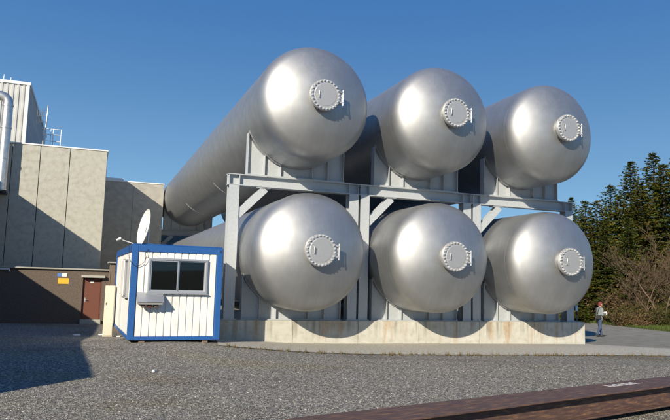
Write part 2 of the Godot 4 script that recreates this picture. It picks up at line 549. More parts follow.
func make_tank() -> Node3D:
	var t := thing("storage_tank", "", "storage tank", Vector3.ZERO, TH, "silver tanks stacked in the rack")
	var c := Vector3(0, AX, 0)
	var sh := MB.new()
	var pr := PackedVector2Array()
	for i in 54: pr.append(Vector2(R, -FRONT_TAN - (27.5 - FRONT_TAN) * i / 53.0))
	sh.lathe(pr, 96, true, c)
	obj("shell", sh, M.tank, t)
	for fr in [true, false]:
		var hd := MB.new()
		hd.lathe(head_profile(fr), 96, true, c)
		obj("dished_head", hd, M.tank, t)
	# weld beads round the shell
	for i in 11:
		var e := FRONT_TAN + 0.03 + 2.63 * i
		var wd := MB.new()
		wd.lathe(PackedVector2Array([Vector2(R - 0.002, -e + 0.014), Vector2(R + 0.0035, -e + 0.006), Vector2(R + 0.0035, -e - 0.006), Vector2(R - 0.002, -e - 0.014)]), 96, true, c)
		obj("weld_seam", wd, M.tank, t)
	# manhole on the front head
	var mh := Node3D.new()
	mh.name = "manhole"
	t.add_child(mh)
	mh.position = c
	var nk := MB.new()
	nk.lathe(PackedVector2Array([Vector2(0.36, -0.09), Vector2(0.36, -0.30)]), 40, true)
	obj("neck", nk, M.tank, mh)
	var fl := MB.new()
	fl.lathe(PackedVector2Array([Vector2(0.30, -0.05), Vector2(0.425, -0.05), Vector2(0.43, -0.055), Vector2(0.43, -0.095), Vector2(0.425, -0.10), Vector2(0.30, -0.10)]), 48, false)
	obj("flange", fl, M.cover, mh)
	var cv := MB.new()
	cv.lathe(PackedVector2Array([Vector2(0.0, 0.006), Vector2(0.30, 0.004), Vector2(0.32, -0.003), Vector2(0.42, -0.003), Vector2(0.426, -0.008), Vector2(0.426, -0.046)]), 48, false)
	obj("cover", cv, M.cover, mh)
	var bl := MB.new()
	for k in 24:
		var an := TAU * (k + 0.5) / 24
		var at := Vector3(cos(an) * 0.385, sin(an) * 0.385, 0)
		bl.lathe(PackedVector2Array([Vector2(0, 0.05), Vector2(0.014, 0.05), Vector2(0.014, 0.026), Vector2(0.027, 0.026), Vector2(0.027, -0.004)]), 6, false, at)
		bl.lathe(PackedVector2Array([Vector2(0.027, -0.10), Vector2(0.027, -0.128), Vector2(0, -0.128)]), 6, false, at)
	stuff(obj("nuts", bl, M.nut, mh))
	var hn := MB.new()
	hn.tube(PackedVector3Array([Vector3(-0.20, 0.09, 0), Vector3(-0.20, 0.085, 0.06), Vector3(-0.20, -0.085, 0.06), Vector3(-0.20, -0.09, 0)]), PackedFloat32Array([0.011, 0.011, 0.011, 0.011]), 6)
	obj("handle", hn, M.nut, mh)
	var dv := MB.new()
	dv.tube(PackedVector3Array([Vector3(0.505, 0.19, -0.02), Vector3(0.505, -0.24, -0.02)]), PackedFloat32Array([0.017, 0.017]), 8)
	dv.box(Vector3(0.45, 0.13, -0.02), Vector3(0.15, 0.028, 0.05), Basis.IDENTITY, 0.003)
	dv.box(Vector3(0.45, -0.16, -0.02), Vector3(0.15, 0.028, 0.05), Basis.IDENTITY, 0.003)
	dv.box(Vector3(0.45, -0.01, -0.075), Vector3(0.13, 0.34, 0.022), Basis.IDENTITY, 0.003)
	obj("hinge", dv, M.nut, mh)
	# saddles
	var kinds := [saddle_mesh_parts(true), saddle_mesh_parts(false)]
	for i in SAD.size():
		var kd: Dictionary = kinds[0] if i == 0 or i == 3 else kinds[1]
		var sd := Node3D.new()
		sd.name = "saddle"
		if i == 1 or i == 2:
			obj("shell_band", kd.wrap, M.tank, t, Vector3(0, 0, -SAD[i]))
			continue
		t.add_child(sd, true)
		sd.position = Vector3(0, 0, -SAD[i])
		obj("base_plate", kd.base, M.steel, sd)
		obj("web", kd.web, M.steel, sd)
		for rb in kd.ribs: obj("rib", rb, M.steel, sd)
		obj("wear_plate", kd.wrap, M.tank, sd)
	return t

func h_section(b: float, h: float, tf: float, tw: float) -> PackedVector2Array:   # flanges top and bottom
	var x := b / 2
	var y := h / 2
	var w := tw / 2
	return PackedVector2Array([Vector2(-x, -y), Vector2(x, -y), Vector2(x, -y + tf), Vector2(w, -y + tf), Vector2(w, y - tf), Vector2(x, y - tf),
		Vector2(x, y), Vector2(-x, y), Vector2(-x, y - tf), Vector2(-w, y - tf), Vector2(-w, -y + tf), Vector2(-x, -y + tf)])

const U0 := 5.617         # works grid: first tank axis
const W0 := 15.836        # works grid: plane of the manhole covers
const SP := 4.04          # tank spacing
const PL_TOP := 0.69
const BEAM_TOP := 4.86
const BEAM_H := 0.33

func make_rack() -> void:
	var t := thing("tank_rack", "grey steel rack of columns, beams and knee braces carrying the upper three tanks", "rack", works(U0, PL_TOP, W0), TH)
	var bb := BEAM_TOP - BEAM_H - PL_TOP
	var col_mb := MB.new()
	col_mb.bar(Vector3(0, 0.03, 0), Vector3(0, bb - 0.003, 0), h_section(0.30, 0.30, 0.02, 0.014), Vector3(0, 0, 1))
	var col_mesh := col_mb.mesh()
	var foot := MB.new()
	foot.box(Vector3(0, 0.015, 0), Vector3(0.38, 0.03, 0.38), Basis.IDENTITY, 0.004)
	var foot_mesh := foot.mesh()
	var beam := MB.new()
	beam.bar(Vector3(-2.06, bb + BEAM_H / 2 , 0), Vector3(10.22, bb + BEAM_H / 2, 0), h_section(0.30, BEAM_H, 0.022, 0.014))
	var beam_mesh := beam.mesh()
	var st := MB.new()
	for s in [-1, 1]:
		st.box(Vector3(0, bb + BEAM_H / 2, s * 0.0765), Vector3(0.018, BEAM_H - 0.046, 0.137))
	var st_mesh := st.mesh()
	var br := MB.new()
	br.bar(Vector3(0.12, bb - 0.86, 0), Vector3(0.93, bb - 0.04, 0), h_section(0.22, 0.20, 0.016, 0.012), Vector3(0, 0, 1))
	var br_mesh := br.mesh()
	var cap := MB.new()
	cap.box(Vector3(0.87, bb - 0.016, 0), Vector3(0.42, 0.026, 0.26), Basis.IDENTITY, 0.003)
	var cap_mesh := cap.mesh()
	var us := [-1.87, 1.86, 2.23, 5.90, 6.27, 10.05]
	for i in [0, 3]:
		var z: float = -SAD[i]
		for u in us:
			var cc := obj("column", col_mesh, M.steel, t, Vector3(u, 0, z))
			obj("foot_plate", foot_mesh, M.steel, cc)
		var b := obj("beam", beam_mesh, M.steel, t, Vector3(0, 0, z))
		for u in us:
			for s in [-0.15, 0.15]: obj("stiffener", st_mesh, M.steel, b, Vector3(u + s, 0, 0))
		for u in [-1.87, 2.23, 6.27]:
			var k := obj("knee_brace", br_mesh, M.steel, t, Vector3(u, 0, z))
			obj("cap_plate", cap_mesh, M.steel, k)
	# plinth below
	var p := thing("concrete_plinth", "long low rust-stained concrete plinth below the tank rack", "plinth", works(U0, 0, 18.1), TH)
	var u1 := -2.35
	var u2 := 10.58
	var body := MB.new()
	body.box(Vector3((u1 + u2) / 2, (PL_TOP - 0.8) / 2, -13.5), Vector3(u2 - u1, PL_TOP + 0.8, 26.9), Basis.IDENTITY, 0.012)
	obj("body", body, M.concrete, p)
	# cast bays of the front face, each a slab of its own
	var fm := plinth_face_material(12.93, 0.9)
	var joints := [u1, 0.0, 2.05, 4.1, 6.3, 8.45, u2]
	for i in joints.size() - 1:
		var a: float = joints[i] + 0.006
		var b: float = joints[i + 1] - 0.006
		var y1 := PL_TOP - 0.006
		var y0 := -0.5
		var q := MB.new()
		var f0 := (a - u1) / (u2 - u1)
		var f1 := (b - u1) / (u2 - u1)
		q.quad_uv(Vector3(a, y0, 0), Vector3(b, y0, 0), Vector3(b, y1, 0), Vector3(a, y1, 0), Vector2(f0, 1.4), Vector2(f1, 1.4), Vector2(f1, 0), Vector2(f0, 0))
		q.quad_uv(Vector3(a, y1, 0), Vector3(b, y1, 0), Vector3(b, y1, -0.049), Vector3(a, y1, -0.049), Vector2(f0, 0.02), Vector2(f1, 0.02), Vector2(f1, 0), Vector2(f0, 0))
		q.quad_uv(Vector3(b, y0, 0), Vector3(b, y0, -0.049), Vector3(b, y1, -0.049), Vector3(b, y1, 0), Vector2(f1, 1.4), Vector2(f1, 1.4), Vector2(f1, 0), Vector2(f1, 0))
		q.quad_uv(Vector3(a, y0, -0.049), Vector3(a, y0, 0), Vector3(a, y1, 0), Vector3(a, y1, -0.049), Vector2(f0, 1.4), Vector2(f0, 1.4), Vector2(f0, 0), Vector2(f0, 0))
		obj("cast_bay", q, fm, p)

# ------------------------------------------------------------------ site office
func make_office() -> void:
	var sc := 0.91
	var L := 5.4
	var Wd := 2.22
	var H := 2.29
	var yaw := 0.389
	var fl := Vector3(-5.34 * sc, 0, -17.11 * sc)
	var base_y := EYE - 1.588 * sc
	var t := thing("site_office", "white corrugated site office cabin with blue corner posts beside the tanks", "cabin", Vector3(fl.x, base_y, fl.z), yaw)
	# local: x right along the front, z back is negative
	var post := 0.15
	var pm := MB.new()
	pm.box(Vector3(0, H / 2, 0), Vector3(post, H - 0.002, post), Basis.IDENTITY, 0.012)
	var pmesh := pm.mesh()
	for q in [Vector3(post / 2, 0, -post / 2), Vector3(Wd - post / 2, 0, -post / 2), Vector3(post / 2, 0, -L + post / 2), Vector3(Wd - post / 2, 0, -L + post / 2)]:
		obj("corner_post", pmesh, M.blue, t, q)
	for y in [[H - 0.085, 0.17], [0.045, 0.09]]:
		var nm := "top_rail" if y[0] > 1 else "bottom_rail"
		for z in [-0.065, -L + 0.065]:
			var r := MB.new()
			r.box(Vector3(Wd / 2, y[0], z), Vector3(Wd - post * 2, y[1], 0.12), Basis.IDENTITY, 0.008)
			obj(nm, r, M.blue, t)
		for x in [0.065, Wd - 0.065]:
			var r := MB.new()
			r.box(Vector3(x, y[0], -L / 2), Vector3(0.12, y[1], L - post * 2), Basis.IDENTITY, 0.008)
			obj(nm, r, M.blue, t)
	var roof := MB.new()
	roof.box(Vector3(Wd / 2, H + 0.014, -L / 2), Vector3(Wd - 0.04, 0.024, L - 0.04), Basis.IDENTITY, 0.004)
	obj("roof", roof, M.blue, t)
	var floor_ := MB.new()
	floor_.box(Vector3(Wd / 2, 0.06, -L / 2), Vector3(Wd - 0.27, 0.05, L - 0.27))
	obj("floor", floor_, M.room, t)
	for x in [0.35, Wd - 0.35]:
		var sk := MB.new()
		sk.box(Vector3(x, -0.085, -L / 2), Vector3(0.14, 0.165, L - 0.1), Basis.IDENTITY, 0.01)
		obj("skid", sk, M.timber, t)
	# front wall: upright boards round the window opening
	var y0 := 0.09
	var y1 := H - 0.17
	var wx0 := 0.40
	var wx1 := 1.84
	var wy0 := 1.13
	var wy1 := 1.98
	var xa := post
	var xb := Wd - post
	var nb := 11
	var bw := (xb - xa) / nb
	for i in nb:
		var a := xa + bw * i + 0.005
		var b := xa + bw * (i + 1) - 0.005
		var spans := [[y0, y1]]
		var inside := (a + b) / 2 > wx0 and (a + b) / 2 < wx1
		if inside: spans = [[y0, wy0], [wy1, y1]]
		for s in spans:
			obj("wall_board", board(a, b, s[0] + 0.002, s[1] - 0.002, 0.022), M.white, t, Vector3(0, 0, -0.05))
	# backing behind the boards, leaving the window open
	for q in [[xa, xb, y0, wy0], [xa, xb, wy1, y1], [xa, wx0, wy0, wy1], [wx1, xb, wy0, wy1]]:
		var bk := MB.new()
		bk.box(Vector3((q[0] + q[1]) / 2, (q[2] + q[3]) / 2, -0.086), Vector3(q[1] - q[0], q[3] - q[2], 0.06))
		obj("wall_backing", bk, M.white, t)
	# left wall, with a door and a narrow window
	var nl := 26
	var lw := (L - 2 * post) / nl
	for i in nl:
		var a := post + lw * i + 0.005
		var b := post + lw * (i + 1) - 0.005
		var mid := (a + b) / 2
		var spans := [[y0, y1]]
		if mid > 0.75 and mid < 1.55: spans = [[y0, 1.0], [1.95, y1]]
		if mid > 2.3 and mid < 3.2: spans = [[2.0, y1]]
		for s in spans:
			var o := obj("wall_board", board(-b, -a, s[0] + 0.002, s[1] - 0.002, 0.022), M.white, t, Vector3(0.05, 0, 0))
			o.rotation.y = -PI / 2
			o.position = Vector3(0.05, 0, 0)
	for x in [0.086, Wd - 0.086]:
		var bk := MB.new()
		if x < 1:
			for q in [[0.15, 0.76, y0, y1], [0.76, 1.54, y0, 1.0], [0.76, 1.54, 1.95, y1], [1.54, L - 0.15, y0, y1]]:
				bk.box(Vector3(x, (q[2] + q[3]) / 2, -(q[0] + q[1]) / 2), Vector3(0.06, q[3] - q[2], q[1] - q[0]))
		else:
			bk.box(Vector3(x, (y0 + y1) / 2, -L / 2), Vector3(0.06, y1 - y0, L - 0.3))
		obj("wall_backing", bk, M.white, t)
	for i in nl:
		var a := post + lw * i + 0.005
		var b := post + lw * (i + 1) - 0.005
		var o := obj("wall_board", board(a, b, y0 + 0.002, y1 - 0.002, 0.022), M.white, t)
		o.rotation.y = PI / 2
		o.position = Vector3(Wd - 0.05, 0, 0)
	var bkr := MB.new()
	bkr.box(Vector3(Wd / 2, (y0 + y1) / 2, -L + 0.08), Vector3(Wd - 0.3, y1 - y0, 0.06))
	obj("wall_backing", bkr, M.white, t)
	var lining := MB.new()
	lining.box(Vector3(Wd / 2, H - 0.2, -L / 2), Vector3(Wd - 0.25, 0.03, L - 0.25))
	lining.box(Vector3(Wd / 2, 1.2, -2.6), Vector3(Wd - 0.25, 2.1, 0.03))
	lining.box(Vector3(Wd - 0.125, 1.2, -1.35), Vector3(0.01, 2.1, 2.4))
	obj("lining", lining, M.room, t)
	# front window: frame, two sashes, panes
	window(t, Vector3(wx0, wy0, -0.012), Basis.IDENTITY, wx1 - wx0, wy1 - wy0, 2)
	window(t, Vector3(0.012, 1.0, -1.54), Basis(Vector3.UP, -PI / 2), 0.78, 0.95, 1)
	var dr := MB.new()
	dr.box(Vector3(0.03, 1.03, -2.74), Vector3(0.04, 1.88, 0.82), Basis.IDENTITY, 0.006)
	var door := obj("door", dr, M.white, t)
	var hd := MB.new()
	hd.tube(PackedVector3Array([Vector3(0.008, 1.05, -2.42), Vector3(-0.04, 1.05, -2.42), Vector3(-0.04, 1.05, -2.54)]), PackedFloat32Array([0.011, 0.011, 0.011]), 8)
	obj("handle", hd, M.alu, door)
	# small lamp-like junction on the top rail corner
	var bx := MB.new()
	bx.box(Vector3(Wd - 0.07, H - 0.1, 0.006), Vector3(0.035, 0.035, 0.012), Basis.IDENTITY, 0.002)
	obj("corner_bolt", bx, M.dark, t)

	# grey sloping metal box on the wall below the window
	var bt := thing("wall_box", "grey metal box with a sloping lid fixed below the cabin window", "box", t.transform * Vector3(0.17, 0.86, 0.0), yaw)
	var prof := PackedVector2Array([Vector2(0.0, 0.0), Vector2(0.30, 0.0), Vector2(0.30, 0.05), Vector2(0.02, 0.25), Vector2(0.0, 0.25)])
	var bd := MB.new()
	bd.bar(Vector3(0.02, 0.0, -0.026), Vector3(0.58, 0.0, -0.026), flip_section(prof))
	obj("body", bd, M.grey_box, bt)
	var lid := MB.new()
	var ang := atan2(0.20, 0.28)
	lid.box(Vector3(0.30, 0.165, 0.142), Vector3(0.62, 0.016, 0.37), Basis(Vector3.RIGHT, ang), 0.003)
	obj("lid", lid, M.alu, bt)
	for i in 3:
		var it := MB.new()
		it.box(Vector3(0.14 + 0.15 * i, -0.042, 0.13), Vector3(0.10, 0.08, 0.14), Basis(Vector3.UP, 0.1 * i), 0.015)
		obj("valve", it, M.timber if i != 1 else M.door, bt)

	# dish on its pole at the front left corner
	var dp: Vector3 = t.transform * Vector3(0.37, H + 0.028, -0.22)
	var ds := thing("satellite_dish", "white oval satellite dish on the cabin roof corner", "satellite dish", dp, 0.0)
	var pole := MB.new()
	pole.tube(PackedVector3Array([Vector3(0, 0, 0), Vector3(0, 0.43, 0)]), PackedFloat32Array([0.024, 0.024]), 10)
	pole.box(Vector3(0, 0.01, 0), Vector3(0.22, 0.02, 0.22), Basis.IDENTITY, 0.003)
	obj("pole", pole, M.galv, ds)
	var face := Vector3(-0.80, 0.17, 0.52).normalized()
	var bz := Basis.looking_at(-face, Vector3.UP)      # +z of the dish basis points out of its hollow side
	var refl := MB.new()
	var rs := 10
	var sides := 48
	var w2 := 0.40
	var h2 := 0.455
	var pts := []
	for i in rs + 1:
		var ring := []
		for k in sides:
			var an := TAU * k / sides
			var rr := float(i) / rs
			ring.append(Vector3(cos(an) * w2 * rr, sin(an) * h2 * rr, 0.10 * rr * rr - 0.10))
		pts.append(ring)
	for i in rs:
		for k in sides:
			var k2 := (k + 1) % sides
			for side in 2:
				var off := Vector3(0, 0, -0.012 * side)
				var q := [pts[i][k] + off, pts[i + 1][k] + off, pts[i + 1][k2] + off, pts[i][k2] + off]
				var nn := []
				for p in q:
					var pp: Vector3 = p
					nn.append((Vector3(-pp.x * 1.1, -pp.y * 0.95, 1).normalized()) * (1 if side == 0 else -1))
				if side == 0:
					refl.stri(q[0], q[1], q[2], nn[0], nn[1], nn[2])
					if i > 0: refl.stri(q[0], q[2], q[3], nn[0], nn[2], nn[3])
				else:
					refl.stri(q[0], q[2], q[1], nn[0], nn[2], nn[1])
					if i > 0: refl.stri(q[0], q[3], q[2], nn[0], nn[3], nn[2])
	var rim := PackedVector3Array()
	var rr_ := PackedFloat32Array()
	for k in sides + 1:
		var an := TAU * k / sides
		rim.append(Vector3(cos(an) * w2, sin(an) * h2, -0.006)); rr_.append(0.011)
	refl.tube(rim, rr_, 6, false)
	var ro := obj("reflector", refl, M.dish, ds)
	ro.transform = Transform3D(bz, Vector3(0, 0.38, 0) + face * 0.13)
	var arm := MB.new()
	var foot_p := ro.transform * Vector3(0, -h2, -0.01)
	var tip := ro.transform * Vector3(0, -h2 + 0.04, 0.50)
	arm.tube(PackedVector3Array([foot_p, tip]), PackedFloat32Array([0.014, 0.012]), 8)
	arm.tube(PackedVector3Array([Vector3(0, 0.32, 0), foot_p]), PackedFloat32Array([0.018, 0.016]), 8)
	obj("feed_arm", arm, M.dish, ds)
	var lnb := MB.new()
	var aim := (ro.transform * Vector3(0, 0, -0.1) - tip).normalized()
	lnb.tube(PackedVector3Array([tip - aim * 0.07, tip - aim * 0.02, tip, tip + aim * 0.04]), PackedFloat32Array([0.025, 0.027, 0.034, 0.038]), 12)
	obj("receiver", lnb, M.dish, ds)
	var mt := MB.new()
	mt.box(Vector3(0, 0.36, 0) + face * 0.02, Vector3(0.10, 0.16, 0.07), bz, 0.006)
	obj("bracket", mt, M.galv, ds)
	# cable looping down from the dish to the side window
	var cb := MB.new()
	var path := PackedVector3Array()
	var ra := PackedFloat32Array()
	var c0 := tip
	var tl: Transform3D = ds.transform.affine_inverse() * t.transform
	var keys := [c0, tl * Vector3(-0.10, H - 0.02, 0.02), tl * Vector3(-0.06, H - 0.35, 0.03), tl * Vector3(0.10, H - 0.52, 0.03), tl * Vector3(0.30, H - 0.40, 0.02), tl * Vector3(0.36, H - 0.10, 0.015)]
	var cu := Curve3D.new()
	for i in keys.size():
		var tg: Vector3 = (keys[mini(i + 1, keys.size() - 1)] - keys[maxi(i - 1, 0)]) / 6.0
		cu.add_point(keys[i], -tg, tg)
	for p in cu.tessellate(4, 3): path.append(p); ra.append(0.006)
	cb.tube(path, ra, 5)
	obj("cable", cb, M.cable, ds)

func flip_section(p: PackedVector2Array) -> PackedVector2Array:   # for bars run along +x: section x is seen from -z, so mirror it
	var r := PackedVector2Array()
	for q in p: r.append(Vector2(-q.x, q.y))
	r.reverse()
	return r

func board(a: float, b: float, y0: float, y1: float, d: float) -> MB:   # folded sheet board: proud face with sloped flanks
	var m := MB.new()
	var s := 0.018
	m.bar(Vector3(0, y0, 0), Vector3(0, y1, 0), PackedVector2Array([Vector2(-b, -0.004), Vector2(-a, -0.004), Vector2(-a - s, d), Vector2(-b + s, d)]), Vector3(0, 0, 1))
	return m

func window(t: Node3D, at: Vector3, b: Basis, w: float, h: float, sashes: int) -> void:
	var root := Node3D.new()
	root.name = "window"
	t.add_child(root, true)
	root.transform = Transform3D(b, at)
	var fr := MB.new()
	var f := 0.05
	fr.box(Vector3(w / 2, f / 2, 0), Vector3(w, f, 0.09), Basis.IDENTITY, 0.006)
	fr.box(Vector3(w / 2, h - f / 2, 0), Vector3(w, f, 0.09), Basis.IDENTITY, 0.006)
	fr.box(Vector3(f / 2, h / 2, 0), Vector3(f, h - f * 2, 0.088), Basis.IDENTITY, 0.006)
	fr.box(Vector3(w - f / 2, h / 2, 0), Vector3(f, h - f * 2, 0.088), Basis.IDENTITY, 0.006)
	obj("frame", fr, M.alu, root)
	var sl := MB.new()
	sl.box(Vector3(w / 2, -0.012, 0.03), Vector3(w + 0.06, 0.022, 0.10), Basis.IDENTITY, 0.004)
	obj("sill", sl, M.alu, root)
	var iw := (w - 2 * f) / sashes
	for i in sashes:
		var x0 := f + iw * i
		var zz := 0.012 * (1 if i == 0 else -1)
		var s := MB.new()
		var k := 0.028
		s.box(Vector3(x0 + iw / 2, f + k / 2, zz), Vector3(iw, k, 0.022))
		s.box(Vector3(x0 + iw / 2, h - f - k / 2, zz), Vector3(iw, k, 0.022))
		s.box(Vector3(x0 + k / 2, h / 2, zz), Vector3(k, h - 2 * f - 2 * k, 0.022))
		s.box(Vector3(x0 + iw - k / 2, h / 2, zz), Vector3(k, h - 2 * f - 2 * k, 0.022))
		obj("sash", s, M.alu, root)
		var gl := MB.new()
		gl.quad(Vector3(x0 + k, f + k, zz), Vector3(x0 + iw - k, f + k, zz), Vector3(x0 + iw - k, h - f - k, zz), Vector3(x0 + k, h - f - k, zz))
		obj("pane", gl, M.glass, root)

# ------------------------------------------------------------------ plant buildings
func panel_mesh(w: float, h: float, d: float) -> ArrayMesh:
	var m := MB.new()
	m.box(Vector3(0, h / 2, 0), Vector3(w, h, d), Basis.IDENTITY, 0.012)
	return m.mesh()

func make_buildings() -> void:
	# tall concrete hall: works grid, front plane w = 34.85
	var wc := 34.85
	var hall := thing("concrete_hall", "pale concrete panel hall with dark joints and white coping", "building", works(0, -0.6, wc), TH)
	var core := MB.new()
	core.box(Vector3(-6.15, 4.4, -4.2), Vector3(13.2, 8.7, 8.0))
	obj("core", core, M.joint, hall)
	var js := [-12.7, -11.4, -10.1, -8.8, -7.5, -6.2, -5.2, -3.91, -2.64, -1.27, 0.51]
	for i in js.size() - 1:
		var w: float = js[i + 1] - js[i] - 0.03
		obj("wall_panel", panel_mesh(w, 8.86, 0.17), M.concrete, hall, Vector3((js[i] + js[i + 1]) / 2, 0.0, -0.087))
	var rs := MB.new()
	rs.box(Vector3(0.47, 4.43, -4.3), Vector3(0.08, 8.86, 8.2))
	obj("side_wall", rs, M.concrete, hall)
	var cp := MB.new()
	cp.box(Vector3(-6.09, 8.90, -0.10), Vector3(13.26, 0.07, 0.28), Basis.IDENTITY, 0.008)
	cp.box(Vector3(0.45, 8.90, -4.3), Vector3(0.20, 0.07, 8.1), Basis.IDENTITY, 0.008)
	obj("coping", cp, M.coping, hall)

	# hall further back, seen between the panel hall and the tanks
	var rear := thing("rear_hall", "lower grey concrete hall behind the satellite dish, half in shadow", "building", works(0, -0.6, 39.85), TH)
	var rc := MB.new()
	rc.box(Vector3(-0.95, 4.0, -4.1), Vector3(9.7, 7.9, 8.0))
	obj("core", rc, M.concrete_grey, rear)
	for q in [[-5.8, -2.6], [-2.6, 0.55], [0.55, 2.15], [2.15, 3.92]]:
		obj("wall_panel", panel_mesh(q[1] - q[0] - 0.008, 8.08, 0.12), M.concrete_grey, rear, Vector3((q[0] + q[1]) / 2, 0, -0.03))
	var ext := MB.new()
	ext.box(Vector3(4.5, 2.85, -8.1), Vector3(11.2, 5.7, 1.5))
	obj("yard_wall", ext, M.concrete_grey, rear)
	var rcp := MB.new()
	rcp.box(Vector3(-0.95, 8.11, -0.06), Vector3(9.78, 0.06, 0.26), Basis.IDENTITY, 0.006)
	obj("coping", rcp, M.coping, rear)
	var up := MB.new()
	up.box(Vector3(0.9, 8.22, -0.6), Vector3(1.35, 0.16, 1.0), Basis.IDENTITY, 0.01)
	obj("roof_upstand", up, M.coping, rear)

	# ribbed tower of sheet metal rising behind the panel hall
	var tw := thing("clad_tower", "tall off-white ribbed sheet metal tower behind the panel hall", "building", works(0, 0.0, 37.9), TH)
	var tc := MB.new()
	tc.box(Vector3(-8.7, 6.1, -7.0), Vector3(10.0, 12.2, 14.0))
	obj("sheet_wall", tc, M.cladding, tw)
	var rib := MB.new()
	rib.bar(Vector3(0, 7.5, 0), Vector3(0, 12.08, 0), PackedVector2Array([Vector2(-0.07, 0), Vector2(0.07, 0), Vector2(0.045, 0.045), Vector2(-0.045, 0.045)]), Vector3(0, 0, 1))
	var rib_mesh := rib.mesh()
	for i in 14:
		obj("rib", rib_mesh, M.cladding, tw, Vector3(-3.95 - 0.27 * i, 0, 0))
	var side_rib_count := 24
	for i in side_rib_count:
		var o := obj("rib", rib_mesh, M.cladding, tw, Vector3(-3.70, 0, -0.3 - 0.55 * i))
		o.rotation.y = PI / 2
	var trim := MB.new()
	trim.box(Vector3(-8.7, 12.16, 0.02), Vector3(10.16, 0.16, 0.14), Basis.IDENTITY, 0.01)
	trim.box(Vector3(-3.66, 12.16, -7.06), Vector3(0.12, 0.16, 14.0), Basis.IDENTITY, 0.01)
	obj("eaves_trim", trim, M.coping, tw)
	var ct := MB.new()
	ct.box(Vector3(-3.735, 9.8, 0.01), Vector3(0.15, 4.55, 0.14), Basis.IDENTITY, 0.01)
	obj("corner_trim", ct, M.coping, tw)
	var fn := MB.new()
	fn.tube(PackedVector3Array([Vector3(-5.0, 12.24, -0.3), Vector3(-5.0, 12.62, -0.3)]), PackedFloat32Array([0.03, 0.02]), 6)
	obj("roof_rod", fn, M.galv, tw)
	var fm := MB.new()
	fm.tube(PackedVector3Array([Vector3(-4.65, 12.24, -0.3), Vector3(-4.65, 12.5, -0.3)]), PackedFloat32Array([0.025, 0.02]), 6)
	obj("roof_rod", fm, M.galv, tw)

	# silver duct: up the front of the hall, over and down again
	var du := thing("silver_duct", "silver round duct bent over at the top against the panel hall", "duct", works(0, 0, wc - 0.45), TH)
	var path := PackedVector3Array()
	var rad := PackedFloat32Array()
	path.append(Vector3(-4.22, 5.85, 0)); rad.append(0.235)
	path.append(Vector3(-4.22, 8.0, 0)); rad.append(0.235)
	path.append(Vector3(-4.22, 10.1, 0)); rad.append(0.235)
	for i in range(1, 13):
		var an := PI * i / 12.0
		path.append(Vector3(-4.22 - 0.36 + cos(an) * 0.36, 10.1 + sin(an) * 0.36, 0)); rad.append(0.235)
	path.append(Vector3(-4.94, 7.5, 0)); rad.append(0.235)
	path.append(Vector3(-4.94, 4.2, 0)); rad.append(0.235)
	var dm := MB.new()
	dm.tube(path, rad, 28)
	obj("pipe", dm, M.galv, du)
	for y in [5.87, 7.4, 8.9, 10.0]:
		var cl := MB.new()
		cl.lathe(PackedVector2Array([Vector2(0.23, 0.03), Vector2(0.262, 0.03), Vector2(0.262, -0.03), Vector2(0.23, -0.03)]), 28, false, Vector3(-4.22, y, 0), Basis(Vector3.RIGHT, -PI / 2))
		obj("collar", cl, M.galv, du)
	var bk := MB.new()
	bk.box(Vector3(-4.22, 5.72, -0.10), Vector3(0.52, 0.10, 0.66), Basis.IDENTITY, 0.01)
	bk.box(Vector3(-4.94, 5.72, -0.32), Vector3(0.3, 0.08, 0.24), Basis.IDENTITY, 0.01)
	obj("bracket", bk, M.dark, du)

	# aerial mast and ladder cage on the hall roof
	var am := thing("aerial_mast", "thin aerial mast with cross bars on the panel hall roof", "mast", works(-2.62, 8.24, 36.2), TH)
	var mm := MB.new()
	mm.tube(PackedVector3Array([Vector3(0, 0, 0), Vector3(0.06, 2.45, 0)]), PackedFloat32Array([0.045, 0.03]), 8)
	mm.box(Vector3(0, 0.05, 0), Vector3(0.3, 0.1, 0.3))
	obj("pole", mm, M.galv, am)
	for q in [[2.05, 0.35], [1.85, 0.28], [1.55, 0.22]]:
		var y := MB.new()
		y.tube(PackedVector3Array([Vector3(0.05, q[0], 0), Vector3(-0.42, q[0] - 0.05, 0.12)]), PackedFloat32Array([0.014, 0.014]), 5)
		for k in 4:
			var ce := Vector3(0.0, q[0], 0).lerp(Vector3(-0.42, q[0] - 0.05, 0.12), 0.25 + 0.25 * k)
			y.tube(PackedVector3Array([ce - Vector3(0.02, q[1] * 0.5, 0.1), ce + Vector3(0.02, q[1] * 0.5, 0.1)]), PackedFloat32Array([0.011, 0.011]), 4)
		obj("aerial", y, M.galv, am)
	var lc := thing("ladder_cage", "pale ladder hoop cage standing on the panel hall roof", "ladder", works(-2.35, 8.24, 36.4), TH)
	for x in [-0.35, 0.0, 0.12, 0.5]:
		var ll := MB.new()
		ll.tube(PackedVector3Array([Vector3(x, 0, 0), Vector3(x, 1.25, 0)]), PackedFloat32Array([0.022, 0.022]), 6)
		obj("upright", ll, M.coping, lc)
	for yy in [0.25, 0.6, 0.95, 1.25]:
		var ll := MB.new()
		ll.tube(PackedVector3Array([Vector3(-0.35, yy, 0), Vector3(0.5, yy, 0)]), PackedFloat32Array([0.018, 0.018]), 6)
		obj("rung", ll, M.coping, lc)

	# brown rendered annex in front, with its door
	var wb := 30.55
	var an := thing("brown_annex", "low brown rendered annex with a red-brown door below the concrete hall", "building", works(0, -0.45, wb), TH)
	var ht := 2.55
	var dx0 := -0.22
	var dx1 := 0.58
	var wall := MB.new()
	wall.box(Vector3((-14.0 + dx0) / 2, ht / 2, -2.05), Vector3(dx0 + 14.0, ht, 4.1))
	wall.box(Vector3((dx1 + 1.5) / 2, ht / 2, -2.05), Vector3(1.5 - dx1, ht, 4.1))
	wall.box(Vector3((dx0 + dx1) / 2, (2.22 + ht) / 2, -2.05), Vector3(dx1 - dx0, ht - 2.22, 4.1))
	wall.box(Vector3((dx0 + dx1) / 2, 1.1, -2.3), Vector3(dx1 - dx0, 2.2, 3.5))
